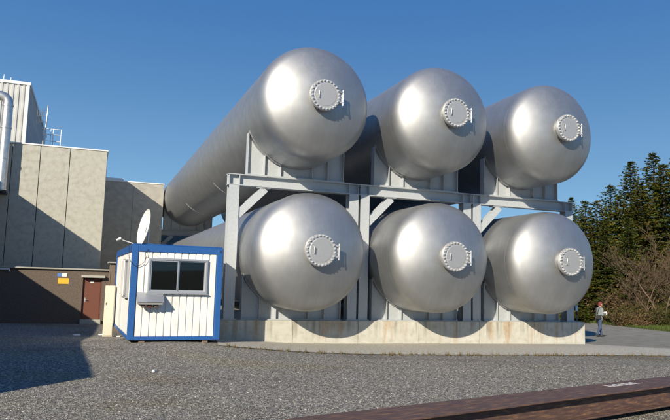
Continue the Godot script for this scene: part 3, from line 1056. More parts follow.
	obj("wall", wall, M.render_brown, an)
	var rf := MB.new()
	rf.box(Vector3(-6.25, ht + 0.03, -2.0), Vector3(15.6, 0.06, 4.26), Basis.IDENTITY, 0.01)
	obj("roof_edge", rf, M.concrete_grey, an)
	var pp := MB.new()
	pp.tube(PackedVector3Array([Vector3(-7, ht - 0.04, 0.07), Vector3(-3.15, ht - 0.05, 0.07), Vector3(-3.15, ht - 0.16, 0.07)]), PackedFloat32Array([0.05, 0.05, 0.05]), 8)
	obj("gutter_pipe", pp, M.coping, an)
	var dl := MB.new()
	dl.box(Vector3((dx0 + dx1) / 2, 1.30, -0.12), Vector3(dx1 - dx0 - 0.11, 1.78, 0.05), Basis.IDENTITY, 0.004)
	var door := obj("door", dl, M.door, an)
	var pl := MB.new()
	pl.box(Vector3((dx0 + dx1) / 2 - 0.02, 2.04, -0.09), Vector3(0.16, 0.07, 0.01))
	obj("name_plate", pl, M.sign_white, door)
	var hn := MB.new()
	hn.tube(PackedVector3Array([Vector3(dx0 + 0.13, 1.25, -0.09), Vector3(dx0 + 0.13, 1.25, -0.03), Vector3(dx0 + 0.24, 1.25, -0.03)]), PackedFloat32Array([0.012, 0.012, 0.012]), 6)
	hn.box(Vector3(dx0 + 0.13, 1.25, -0.09), Vector3(0.05, 0.2, 0.012))
	obj("handle", hn, M.alu, door)
	var fr := MB.new()
	fr.box(Vector3(dx0 + 0.025, 1.30, -0.10), Vector3(0.045, 1.78, 0.1))
	fr.box(Vector3(dx1 - 0.025, 1.30, -0.10), Vector3(0.045, 1.78, 0.1))
	obj("door_frame", fr, M.door, an)
	var lt := MB.new()
	lt.box(Vector3((dx0 + dx1) / 2 + 0.02, 2.27, 0.05), Vector3(0.98, 0.10, 0.34), Basis.IDENTITY, 0.01)
	obj("door_canopy", lt, M.concrete, an)
	var sl := MB.new()
	sl.box(Vector3((dx0 + dx1) / 2, 0.30, 0.02), Vector3(0.86, 0.20, 0.30), Basis.IDENTITY, 0.012)
	obj("door_step", sl, M.concrete, an)
	var s1 := thing("yellow_sign", "small yellow warning plate on the brown annex wall", "sign", works(-1.01, 1.60, wb - 0.012), TH)
	var q1 := MB.new()
	q1.box(Vector3(0, 0, 0), Vector3(0.44, 0.24, 0.012), Basis.IDENTITY, 0.002)
	obj("plate", q1, M.yellow, s1)
	var s2 := thing("blue_sign", "small blue and white plate above the yellow one on the annex", "sign", works(-1.08, 1.86, wb - 0.012), TH)
	var q2 := MB.new()
	q2.box(Vector3(-0.1, 0, 0), Vector3(0.18, 0.15, 0.012), Basis.IDENTITY, 0.002)
	obj("blue_field", q2, M.sign_blue, s2)
	var q3 := MB.new()
	q3.box(Vector3(0.095, 0, 0), Vector3(0.205, 0.15, 0.012), Basis.IDENTITY, 0.002)
	obj("white_field", q3, M.sign_white, s2)

	# wings on the left, out of the picture, whose shadows fall across the yard and the hall
	var lo := thing("low_wing", "low brown rendered wing along the left side of the yard", "building", works(-5.3, -0.4, 6.6), TH)
	var lw := MB.new()
	lw.box(Vector3(-4.0, 1.98, -11.85), Vector3(8.0, 3.96, 23.7))
	obj("wall", lw, M.render_brown, lo)
	var lr := MB.new()
	lr.box(Vector3(-4.0, 3.98, -11.85), Vector3(8.04, 0.06, 23.74))
	obj("roof_edge", lr, M.coping, lo)
	var tl := thing("tall_wing", "concrete wing standing taller than the low wing left of the yard", "building", works(-4.5, -0.5, 28.7), TH)
	var tm := MB.new()
	tm.box(Vector3(-5.0, 3.45, -2.9), Vector3(9.2, 6.9, 5.7))
	tm.box(Vector3(-0.2, 3.45, -2.9), Vector3(0.4, 6.9, 5.72))
	obj("wall", tm, M.concrete_grey, tl)

	# clutter between the cabin and the annex
	var cab := thing("cream_cabinet", "tall narrow cream panel cabinet standing left of the cabin", "cabinet", Vector3(-6.80, g(-6.8, -19.9) - 0.01, -19.9), 0.25)
	var cm := MB.new()
	cm.box(Vector3(0, 0.78, 0), Vector3(0.29, 1.54, 0.22), Basis.IDENTITY, 0.012)
	obj("body", cm, M.cream, cab)
	var cd := MB.new()
	cd.box(Vector3(0.0, 0.79, 0.117), Vector3(0.25, 1.46, 0.012), Basis.IDENTITY, 0.003)
	obj("front_panel", cd, M.cream, cab)
	var cq := MB.new()
	cq.box(Vector3(-0.09, 1.0, 0.126), Vector3(0.02, 0.07, 0.012))
	obj("latch", cq, M.dark, cab)
	var sh := thing("timber_store", "narrow brown boarded store behind the cream cabinet", "shed", Vector3(-7.55, g(-7.55, -23.2) - 0.02, -23.2), TH)
	for i in 5:
		obj("plank", panel_mesh(0.15, 2.42, 0.03), M.timber, sh, Vector3(-0.31 + 0.156 * i, 0, 0))
	for i in 5:
		var o := obj("plank", panel_mesh(0.17, 2.42, 0.03), M.timber, sh, Vector3(-0.405, 0, -0.11 - 0.176 * i))
		o.rotation.y = PI / 2
	var srf := MB.new()
	srf.box(Vector3(0, 2.45, -0.45), Vector3(1.0, 0.05, 1.15), Basis.IDENTITY, 0.006)
	obj("roof", srf, M.concrete_grey, sh)
	var rng := RandomNumberGenerator.new()
	rng.seed = 77
	var bits := [[-7.9, -20.3, 0.22, "flat pale rubble slab farthest left of the cream cabinet"], [-7.35, -20.9, 0.16, "small pale rubble lump between the annex door and the cream cabinet"], [-6.35, -19.6, 0.2, "pale rubble lump at the foot of the cream cabinet, by the cabin"], [-3.35, -12.5, 0.09, "single tiny white scrap lying on open gravel before the cabin"]]
	for q in bits:
		var rb := MB.new()
		rb.box(Vector3(0, 0.022, 0), Vector3(q[2], 0.05, q[2] * rng.randf_range(0.4, 0.7)), Basis(Vector3.UP, rng.randf() * 3.0), 0.012)
		tag(obj("rubble_piece", rb, M.coping, self, Vector3(q[0], g(q[0], q[1]) - 0.008, q[1])), q[3], "rubble")

# ------------------------------------------------------------------ girders in the foreground
func make_girders() -> void:
	var a := Vector3(-0.45, 0, -6.75)
	var dir := Vector3(0.822, 0, -0.570).normalized()
	var nrm := Vector3(dir.z, 0, -dir.x) * -1.0     # towards the camera
	if nrm.z < 0: nrm = -nrm
	var turn := atan2(-dir.z, dir.x)
	var Ln := 12.4
	var foot := 0.085
	for i in 2:
		var off := 0.15 + 0.325 * i
		var at := a + nrm * off + dir * (0.0 if i == 0 else 0.12)
		var t := thing("steel_girder", ["rusty H-section girder lying farther back, white paint marks on top", "rusty H-section girder lying nearer the viewer, orange web in the sun"][i], "girder", Vector3(at.x, foot, at.z), turn + (0.0 if i == 0 else 0.004), "girders lying in the gravel")
		for y in [0.0105, 0.2895]:
			var f := MB.new()
			f.box(Vector3(Ln / 2, y, 0), Vector3(Ln, 0.021, 0.30), Basis.IDENTITY, 0.004)
			obj("flange", f, M.rust, t)
		var w := MB.new()
		w.box(Vector3(Ln / 2, 0.15, 0), Vector3(Ln - 0.002, 0.258, 0.013))
		obj("web", w, M.rust, t)
		if i == 0:
			for k in 7:
				var p := MB.new()
				p.box(Vector3(0, 0.001, 0), Vector3(0.035 + 0.012 * (k % 3), 0.002, 0.10 - 0.015 * (k % 2)), Basis(Vector3.UP, 0.15 * sin(k * 2.1)))
				obj("paint_mark", p, M.paint_mark, t, Vector3(5.35 + 0.11 * k, 0.3005, 0.035 + 0.01 * sin(k * 3.0)))
			var ln := MB.new()
			ln.box(Vector3(5.72, 0.3012, 0.10), Vector3(0.9, 0.002, 0.018))
			obj("paint_mark", ln, M.paint_mark, t)
	for bq in [[0.5, "at their left end"], [3.6, "second from the left end"], [6.8, "near the white paint marks"], [10.2, "beyond the right edge"]]:
		var k: float = bq[0]
		var p: Vector3 = a + dir * k + nrm * 0.32
		var s := thing("timber_bearer", "squared timber bearer under the rusty girders " + bq[1], "timber", Vector3(p.x, -0.01, p.z), turn, "bearers under the girders")
		var m := MB.new()
		m.box(Vector3(0, 0.0465, 0), Vector3(0.14, 0.093, 0.95), Basis.IDENTITY, 0.01)
		obj("block", m, M.timber, s)

# ------------------------------------------------------------------ trees and scrub
func leaf_tri(mb: MB, p: Vector3, dir: Vector3, side: Vector3, l: float, w: float) -> void:
	mb.tri(p - side * w * 0.5, p + side * w * 0.5, p + dir * l)

func make_conifer(sd: int, H: float, Rd: float, tint: Color) -> Dictionary:
	var rng := RandomNumberGenerator.new()
	rng.seed = sd
	var tr := MB.new()
	tr.tube(PackedVector3Array([Vector3(0, -0.3, 0), Vector3(0.05, H * 0.35, 0.04), Vector3(0.0, H * 0.75, 0.02), Vector3(0.02, H * 0.97, 0)]), PackedFloat32Array([H * 0.016, H * 0.012, H * 0.006, 0.012]), 8)
	var cr := MB.new()
	var y := H * 0.05
	var skew := rng.randf() * TAU
	while y < H * 0.985:
		var f := y / H
		var rr := Rd * pow(1.0 - f, 0.75) * (0.85 + 0.3 * rng.randf())
		if f < 0.15: rr *= 0.75 + f * 1.6
		var nb := 9 if f < 0.8 else 6
		for b in nb:
			var an := TAU * b / nb + rng.randf_range(-0.4, 0.4) + y * 2.1
			var ln := rr * rng.randf_range(0.6, 1.2) * (1.0 + 0.22 * sin(an * 2 + skew + y * 0.9))
			if rng.randf() < 0.10: ln *= 0.45
			var out := Vector3(cos(an), 0, sin(an))
			var lift := lerpf(-0.05, 0.75, f) + rng.randf_range(-0.12, 0.2)
			var sidev := Vector3(-out.z, 0, out.x)
			var steps := maxi(4, int(ln / 0.155))
			var shade := rng.randf_range(0.65, 1.35)
			var warm := rng.randf()
			var bc := Color(tint.r * shade * (0.88 + 0.3 * warm), tint.g * shade, tint.b * shade * (1.1 - 0.4 * warm))
			for s in range(1, steps + 1):
				var q := float(s) / steps
				var p := Vector3(0, y, 0) + out * ln * q + Vector3(0, ln * (lift * q - 0.28 * q * q), 0)
				p += Vector3(rng.randf_range(-0.05, 0.05), rng.randf_range(-0.06, 0.06), rng.randf_range(-0.05, 0.05))
				var wid := 0.55 * ln * (1.0 - q * 0.75) * 0.55 + 0.09
				var cl := bc.lightened(0.0)
				cl = Color(cl.r * rng.randf_range(0.8, 1.2), cl.g * rng.randf_range(0.85, 1.15), cl.b)
				cr.col = cl
				for sg in [-1.0, 1.0]:
					var dv: Vector3 = (sidev * sg * rng.randf_range(0.6, 1.0) + out * rng.randf_range(0.4, 0.9) + Vector3(0, rng.randf_range(-0.35, 0.25), 0)).normalized()
					var up := (Vector3.UP + Vector3(rng.randf_range(-0.6, 0.6), 0, rng.randf_range(-0.6, 0.6))).normalized()
					leaf_tri(cr, p, dv, dv.cross(up).normalized(), wid * rng.randf_range(0.6, 1.1) + 0.08, rng.randf_range(0.08, 0.14))
					if s % 2 == 0:
						leaf_tri(cr, p + dv * wid * 0.3, (dv + out * 0.7 + Vector3(0, rng.randf_range(-0.2, 0.4), 0)).normalized(), up, wid * 0.6 + 0.08, rng.randf_range(0.09, 0.15))
				if s == steps or s % 3 == 0:
					leaf_tri(cr, p, (out + Vector3(0, rng.randf_range(0.1, 0.7), 0)).normalized(), sidev, 0.22, 0.08)
		y += rng.randf_range(0.2, 0.32) * (1.0 if f < 0.7 else 0.75)
	cr.col = tint
	for k in 8:
		leaf_tri(cr, Vector3(0, H * 0.96, 0), (Vector3.UP + Vector3(rng.randf_range(-0.3, 0.3), 0, rng.randf_range(-0.3, 0.3))).normalized(), Vector3(cos(k), 0, sin(k)), H * 0.045, 0.08)
	return {"trunk": tr.mesh(), "crown": cr.mesh()}

func grow(mb: MB, rng: RandomNumberGenerator, p: Vector3, dir: Vector3, ln: float, rad: float, depth: int, ends: Array) -> void:
	var q := p
	var path := PackedVector3Array([p])
	var ra := PackedFloat32Array([rad])
	var d := dir
	var seg := 3 if depth > 1 else 2
	for i in seg:
		d = (d + Vector3(rng.randf_range(-0.22, 0.22), rng.randf_range(-0.05, 0.2), rng.randf_range(-0.22, 0.22))).normalized()
		q += d * ln / seg
		path.append(q); ra.append(rad * (1.0 - 0.45 * (i + 1) / seg))
	mb.tube(path, ra, 5 if depth > 3 else 3, false)
	if depth == 0:
		ends.append([q, d]); return
	var nb := rng.randi_range(2, 4)
	for b in nb:
		var at: Vector3 = path[seg] if b == 0 else path[rng.randi_range(1, seg)]
		var side := Vector3(rng.randf_range(-1, 1), rng.randf_range(-0.35, 0.6), rng.randf_range(-1, 1)).normalized()
		var nd := (d * (1.0 if b == 0 else 0.55) + side * 0.8).normalized()
		grow(mb, rng, at, nd, ln * rng.randf_range(0.58, 0.8), maxf(rad * 0.56, 0.008), depth - 1, ends)

func make_bare(sd: int, H: float) -> Dictionary:
	var rng := RandomNumberGenerator.new()
	rng.seed = sd
	var tw := MB.new()
	var ends := []
	for k in 3:
		grow(tw, rng, Vector3(rng.randf_range(-0.25, 0.25), -0.2, rng.randf_range(-0.25, 0.25)), Vector3(rng.randf_range(-0.5, 0.5), 1, rng.randf_range(-0.5, 0.5)).normalized(), H * 0.36, H * 0.012, 5, ends)
	var lv := MB.new()
	for e in ends:
		for k in 3:
			var c := rng.randf_range(0.7, 1.3)
			lv.col = Color(0.15 * c, 0.10 * c, 0.055 * c) if rng.randf() < 0.6 else Color(0.09 * c, 0.10 * c, 0.035 * c)
			var dv := (e[1] as Vector3 + Vector3(rng.randf_range(-1, 1), rng.randf_range(-1, 1), rng.randf_range(-1, 1))).normalized()
			leaf_tri(lv, (e[0] as Vector3) - (e[1] as Vector3) * 0.12 * k, dv, dv.cross(Vector3(0.3, 0.5, 0.8)).normalized(), rng.randf_range(0.07, 0.15), rng.randf_range(0.02, 0.045))
	return {"trunk": tw.mesh(), "crown": lv.mesh()}

func make_scrub(sd: int, Rd: float, H: float, a: Color, b: Color) -> Dictionary:
	var rng := RandomNumberGenerator.new()
	rng.seed = sd
	var st := MB.new()
	var lv := MB.new()
	for k in 46:
		var an := rng.randf() * TAU
		var out := Vector3(cos(an), 0, sin(an))
		var reach := Rd * sqrt(rng.randf())
		var hh := H * rng.randf_range(0.45, 1.1) * (1.0 - 0.35 * reach / Rd)
		var p0 := out * reach * 0.35
		var p1 := out * reach * 0.8 + Vector3(rng.randf_range(-0.2, 0.2), hh * 0.65, rng.randf_range(-0.2, 0.2))
		var p2 := out * reach + Vector3(rng.randf_range(-0.3, 0.3), hh, rng.randf_range(-0.3, 0.3))
		st.tube(PackedVector3Array([p0 - Vector3(0, 0.15, 0), p1, p2]), PackedFloat32Array([0.018, 0.012, 0.005]), 3, false)
		var tone := rng.randf()
		for i in 58:
			var q := rng.randf_range(0.1, 1.0)
			var p := p0.lerp(p1, q * 1.5) if q < 0.66 else p1.lerp(p2, (q - 0.66) * 3)
			p += Vector3(rng.randfn(0, 0.17), rng.randfn(0, 0.13), rng.randfn(0, 0.17))
			p.y = maxf(p.y, 0.02)
			var c := a.lerp(b, clampf(tone + rng.randf_range(-0.3, 0.3), 0, 1))
			var v := rng.randf_range(0.65, 1.35)
			lv.col = Color(c.r * v, c.g * v, c.b * v)
			var dv := Vector3(rng.randf_range(-1, 1), rng.randf_range(-0.7, 1), rng.randf_range(-1, 1)).normalized()
			leaf_tri(lv, p, dv, dv.cross(Vector3(rng.randf(), rng.randf(), rng.randf()) + Vector3(0.1, 0, 0)).normalized(), rng.randf_range(0.10, 0.22), rng.randf_range(0.05, 0.09))
	return {"trunk": st.mesh(), "crown": lv.mesh()}

func plant(called: String, parts: Dictionary, label: String, category: String, group: String, x: float, z: float, scale_: Vector3, turn: float, trunk_name: String, crown_name: String, bark: Material) -> void:
	var t := thing(called, label, category, Vector3(x, g(x, z) - 0.04, z), turn, group)
	t.scale = scale_
	obj(trunk_name, parts.trunk, bark, t)
	obj(crown_name, parts.crown, M.leaf, t)

func ray_x(px: float, t: float) -> float:
	return (px - 335.0) / 644.5 * t * 1.0 + 0.0

func make_growth() -> void:
	var con := [make_conifer(101, 10.4, 3.1, Color(0.070, 0.082, 0.022)), make_conifer(102, 10.6, 2.7, Color(0.064, 0.078, 0.021)), make_conifer(103, 10.5, 3.5, Color(0.084, 0.086, 0.023)), make_conifer(104, 10.5, 2.8, Color(0.058, 0.070, 0.020))]
	# position in the picture's width (of 670), distance, height
	var spots := [
		[573, 57, 8.3, 1, "leftmost dark conifer, half hidden by the end tank"],
		[587, 55, 8.9, 0, "conifer just right of the end tank, second from the left"],
		[599, 52, 9.2, 2, "bushy olive conifer standing right above the walking person"],
		[613, 57, 9.6, 3, "slim conifer in the dip of the tree line right of the tanks"],
		[622, 52, 9.3, 0, "rounded conifer left of the tall pointed one"],
		[634, 55, 11.0, 1, "tall pointed conifer in the middle of the tree line"],
		[643, 51, 9.6, 2, "broad conifer just right of the tall pointed one"],
		[657, 54, 11.3, 3, "tallest conifer near the right edge with a spiky tip"],
		[667, 51, 10.3, 0, "conifer at the right edge of the picture"],
		[681, 54, 11.0, 1, "conifer reaching in from beyond the right edge of the picture"],
		[606, 49, 7.2, 3, "short dark conifer in front, above the person's shadow"],
		[630, 48, 7.4, 1, "short conifer in front below the tall pointed one"],
		[582, 50, 6.6, 2, "short olive conifer touching the lower end tank's outline"],
	]
	for s in spots:
		var t: float = s[1]
		var sc: float = s[2] / 10.0
		plant("conifer_tree", con[s[3]], s[4], "tree", "conifers behind the road", ray_x(s[0], t), -t, Vector3(sc * 1.05, sc, sc * 1.05), t * 1.7 + s[0], "trunk", "crown", M.bark)
	var bare := [make_bare(201, 6.0), make_bare(202, 6.0)]
	var bs := [
		[630, 46.5, 4.3, 0, "small bare brown tree left of the other leafless trees"],
		[643, 46, 5.8, 1, "bare brown tree with thin twigs in the middle of the leafless group"],
		[655, 47.5, 7.0, 0, "tallest bare brown tree near the right edge"],
		[666, 45, 6.4, 1, "bare brown tree cut by the right edge"],
		[684, 45, 7.2, 0, "bare brown tree whose twigs reach in past the right edge"],
		[616, 48, 2.9, 1, "lowest bare brown tree, behind the person's right side"],
	]
	for s in bs:
		var t: float = s[1]
		var sc: float = s[2] / 6.0
		plant("bare_tree", bare[s[3]], s[4], "tree", "leafless trees behind the verge", ray_x(s[0], t), -t, Vector3.ONE * sc, t * 2.3 + s[0], "trunk", "dry_leaves", M.twig)
	var br := Color(0.145, 0.092, 0.05)
	var ol := Color(0.075, 0.072, 0.026)
	var gn := Color(0.050, 0.062, 0.018)
	var sb := [make_scrub(301, 1.3, 1.7, br, ol), make_scrub(302, 1.4, 1.9, ol, gn), make_scrub(303, 1.2, 1.5, br, Color(0.11, 0.075, 0.04))]
	var rng := RandomNumberGenerator.new()
	rng.seed = 9
	var names := ["brown scrub bush", "olive scrub bush", "dry brown scrub bush"]
	var rows := [[44.6, 0.75], [46.6, 1.15], [48.8, 1.6]]
	for r in rows.size():
		var px := 574.0 + r * 4.0
		var i := 0
		while px < 684:
			var t: float = rows[r][0] + rng.randf_range(-0.6, 0.6)
			if px < 612: t += 6.0
			var k := (i * 2 + r) % 3
			var sc: float = rows[r][1] * rng.randf_range(0.8, 1.2)
			var where: String = ["at the foot of the bank", "halfway up the bank", "high on the bank below the trees"][r]
			var ord: String = ["first", "second", "third", "fourth", "fifth", "sixth", "seventh", "eighth", "ninth"][i]
			plant("scrub_bush", sb[k], "%s %s, %s from left" % [names[k], where, ord], "bush", "scrub on the bank", ray_x(px, t), -t, Vector3(sc, sc, sc), rng.randf() * TAU, "stems", "leaves", M.twig)
			px += rng.randf_range(14, 19)
			i += 1
	# grass of the verge
	var tuft := MB.new()
	for k in 9:
		var an := TAU * k / 9.0 + 0.3
		var v := 0.75 + 0.5 * fmod(k * 0.37, 1.0)
		tuft.col = Color(0.085 * v, 0.115 * v, 0.035 * v)
		var o := Vector3(cos(an), 0, sin(an))
		tuft.tri(o * 0.03 - Vector3(o.z, 0, -o.x) * 0.012, o * 0.03 + Vector3(o.z, 0, -o.x) * 0.012, o * (0.07 + 0.05 * v) + Vector3(0, 0.13 * v, 0))
	var mm := MultiMesh.new()
	mm.transform_format = MultiMesh.TRANSFORM_3D
	mm.mesh = tuft.mesh()
	var xf := []
	while xf.size() < 7000:
		var z := -rng.randf_range(34, 56)
		var x := rng.randf_range(15, 27)
		var q := verge_q(x, z)
		if q < 0.1 or q > 5.5: continue
		xf.append(Transform3D(Basis(Vector3.UP, rng.randf() * TAU).scaled(Vector3.ONE * rng.randf_range(0.6, 1.5)), Vector3(x, g(x, z), z)))
	mm.instance_count = xf.size()
	for i in xf.size(): mm.set_instance_transform(i, xf[i])
	var mi := MultiMeshInstance3D.new()
	mi.name = numbered("verge_grass")
	mi.multimesh = mm
	mi.material_override = M.leaf
	add_child(mi)
	tag(mi, "short green grass strip between the road and the wooded bank", "grass")
	stuff(mi)
	# weeds along the pad's edge
	var wm := MultiMesh.new()
	wm.transform_format = MultiMesh.TRANSFORM_3D
	var wt := MB.new()
	for k in 11:
		var an := TAU * k / 11.0
		var o := Vector3(cos(an), 0, sin(an))
		wt.col = Color(0.17, 0.13, 0.07) if k % 3 else Color(0.10, 0.095, 0.045)
		wt.tri(o * 0.01 - Vector3(o.z, 0, -o.x) * 0.006, o * 0.01 + Vector3(o.z, 0, -o.x) * 0.006, o * 0.05 + Vector3(0, 0.05 + 0.03 * (k % 3), 0))
	wm.mesh = wt.mesh()
	wm.instance_count = 260
	for i in 260:
		var s := rng.randf()
		s = fmod(s * 0.16 + 0.137 * (i % 13) * (1.0 + 0.01 * (i % 7)), 1.0)
		var p := PAD_FRONT[0].lerp(PAD_FRONT[1], s)
		var xx: float = p.x + rng.randfn(0, 0.1)
		var zz: float = p.y + absf(rng.randfn(0, 0.10)) + 0.02
		wm.set_instance_transform(i, Transform3D(Basis(Vector3.UP, rng.randf() * TAU).scaled(Vector3.ONE * rng.randf_range(0.5, 1.4)), Vector3(xx, g(xx, zz) - 0.012, zz)))
	var wi := MultiMeshInstance3D.new()
	wi.name = numbered("pad_edge_weeds")
	wi.multimesh = wm
	wi.material_override = M.leaf
	add_child(wi)
	tag(wi, "dry low weeds growing along the front edge of the concrete pad", "weeds")
	stuff(wi)

const PAD_FRONT: Array[Vector2] = [Vector2(-2.75, -16.0), Vector2(12.6, -19.1)]

# ------------------------------------------------------------------ the walking person
func cap_d(p: Vector3, a: Vector3, b: Vector3, ra: float, rb: float) -> float:
	var ab := b - a
	var h := clampf((p - a).dot(ab) / maxf(ab.length_squared(), 1e-9), 0, 1)
	return p.distance_to(a + ab * h) - lerpf(ra, rb, h)

# surface nets over a smooth union of tapered capsules [a, ra, b, rb]
func blob(mb: MB, bones: Array, cell: float, k: float) -> void:
	var lo := Vector3.INF
	var hi := -Vector3.INF
	for b in bones:
		for e in [[b[0], b[1]], [b[2], b[3]]]:
			lo = lo.min(e[0] - Vector3.ONE * (e[1] + cell * 2)); hi = hi.max(e[0] + Vector3.ONE * (e[1] + cell * 2))
	var nx := int((hi.x - lo.x) / cell) + 2
	var ny := int((hi.y - lo.y) / cell) + 2
	var nz := int((hi.z - lo.z) / cell) + 2
	var fld := PackedFloat32Array()
	fld.resize(nx * ny * nz)
	fld.fill(1.0)
	var reach := k + cell * 2.5
	for b in bones:
		var rm := maxf(b[1], b[3]) + reach
		var p0: Vector3 = ((b[0] as Vector3).min(b[2]) - Vector3.ONE * rm - lo) / cell
		var p1: Vector3 = ((b[0] as Vector3).max(b[2]) + Vector3.ONE * rm - lo) / cell
		for i in range(maxi(0, int(p0.x)), mini(nx, int(p1.x) + 2)):
			for j in range(maxi(0, int(p0.y)), mini(ny, int(p1.y) + 2)):
				for l in range(maxi(0, int(p0.z)), mini(nz, int(p1.z) + 2)):
					var d := cap_d(lo + Vector3(i, j, l) * cell, b[0], b[2], b[1], b[3])
					var ix := (i * ny + j) * nz + l
					var o := fld[ix]
					var h := clampf(0.5 + 0.5 * (o - d) / k, 0, 1)
					fld[ix] = lerpf(o, d, h) - k * h * (1 - h) if o < 1.0 else d
	var vid := {}
	var vp := PackedVector3Array()
	var ex := [[0, 0, 0, 1, 0, 0], [0, 0, 0, 0, 1, 0], [0, 0, 0, 0, 0, 1], [1, 0, 0, 1, 1, 0], [1, 0, 0, 1, 0, 1], [0, 1, 0, 1, 1, 0], [0, 1, 0, 0, 1, 1], [0, 0, 1, 1, 0, 1], [0, 0, 1, 0, 1, 1], [1, 1, 0, 1, 1, 1], [1, 0, 1, 1, 1, 1], [0, 1, 1, 1, 1, 1]]
	for i in nx - 1:
		for j in ny - 1:
			for l in nz - 1:
				var s := 0
				for c in 8:
					if fld[((i + (c & 1)) * ny + j + ((c >> 1) & 1)) * nz + l + (c >> 2)] < 0: s += 1
				if s == 0 or s == 8: continue
				var acc := Vector3.ZERO
				var m := 0
				for e in ex:
					var f0 := fld[((i + e[0]) * ny + j + e[1]) * nz + l + e[2]]
					var f1 := fld[((i + e[3]) * ny + j + e[4]) * nz + l + e[5]]
					if (f0 < 0) == (f1 < 0): continue
					acc += Vector3(i + e[0], j + e[1], l + e[2]).lerp(Vector3(i + e[3], j + e[4], l + e[5]), f0 / (f0 - f1)); m += 1
				vid[(i * ny + j) * nz + l] = vp.size()
				vp.append(lo + acc / m * cell)
	var nr := PackedVector3Array()
	nr.resize(vp.size())
	var quads := []
	for i in range(1, nx - 1):
		for j in range(1, ny - 1):
			for l in range(1, nz - 1):
				var f0 := fld[(i * ny + j) * nz + l]
				for ax in 3:
					var f1 := fld[((i + int(ax == 0)) * ny + j + int(ax == 1)) * nz + l + int(ax == 2)]
					if (f0 < 0) == (f1 < 0): continue
					var q := []
					for st in [[-1, -1], [0, -1], [0, 0], [-1, 0]]:
						var w := [i, j, l]
						w[(ax + 1) % 3] += st[0]; w[(ax + 2) % 3] += st[1]
						q.append(vid.get((w[0] * ny + w[1]) * nz + w[2], -1))
					if q.has(-1): continue
					if f0 >= 0: q.reverse()
					quads.append(q)
					var nn := (vp[q[1]] - vp[q[0]]).cross(vp[q[2]] - vp[q[0]])
					for z in q: nr[z] += nn
	for q in quads:
		var a: Array = [vp[q[0]], vp[q[1]], vp[q[2]], vp[q[3]]]
		var b: Array = [nr[q[0]].normalized(), nr[q[1]].normalized(), nr[q[2]].normalized(), nr[q[3]].normalized()]
		mb.stri(a[0], a[1], a[2], b[0], b[1], b[2]); mb.stri(a[0], a[2], a[3], b[0], b[2], b[3])

func fat(bones: Array, by: float) -> Array:
	var r := []
	for b in bones: r.append([b[0], b[1] + by, b[2], b[3] + by])
	return r

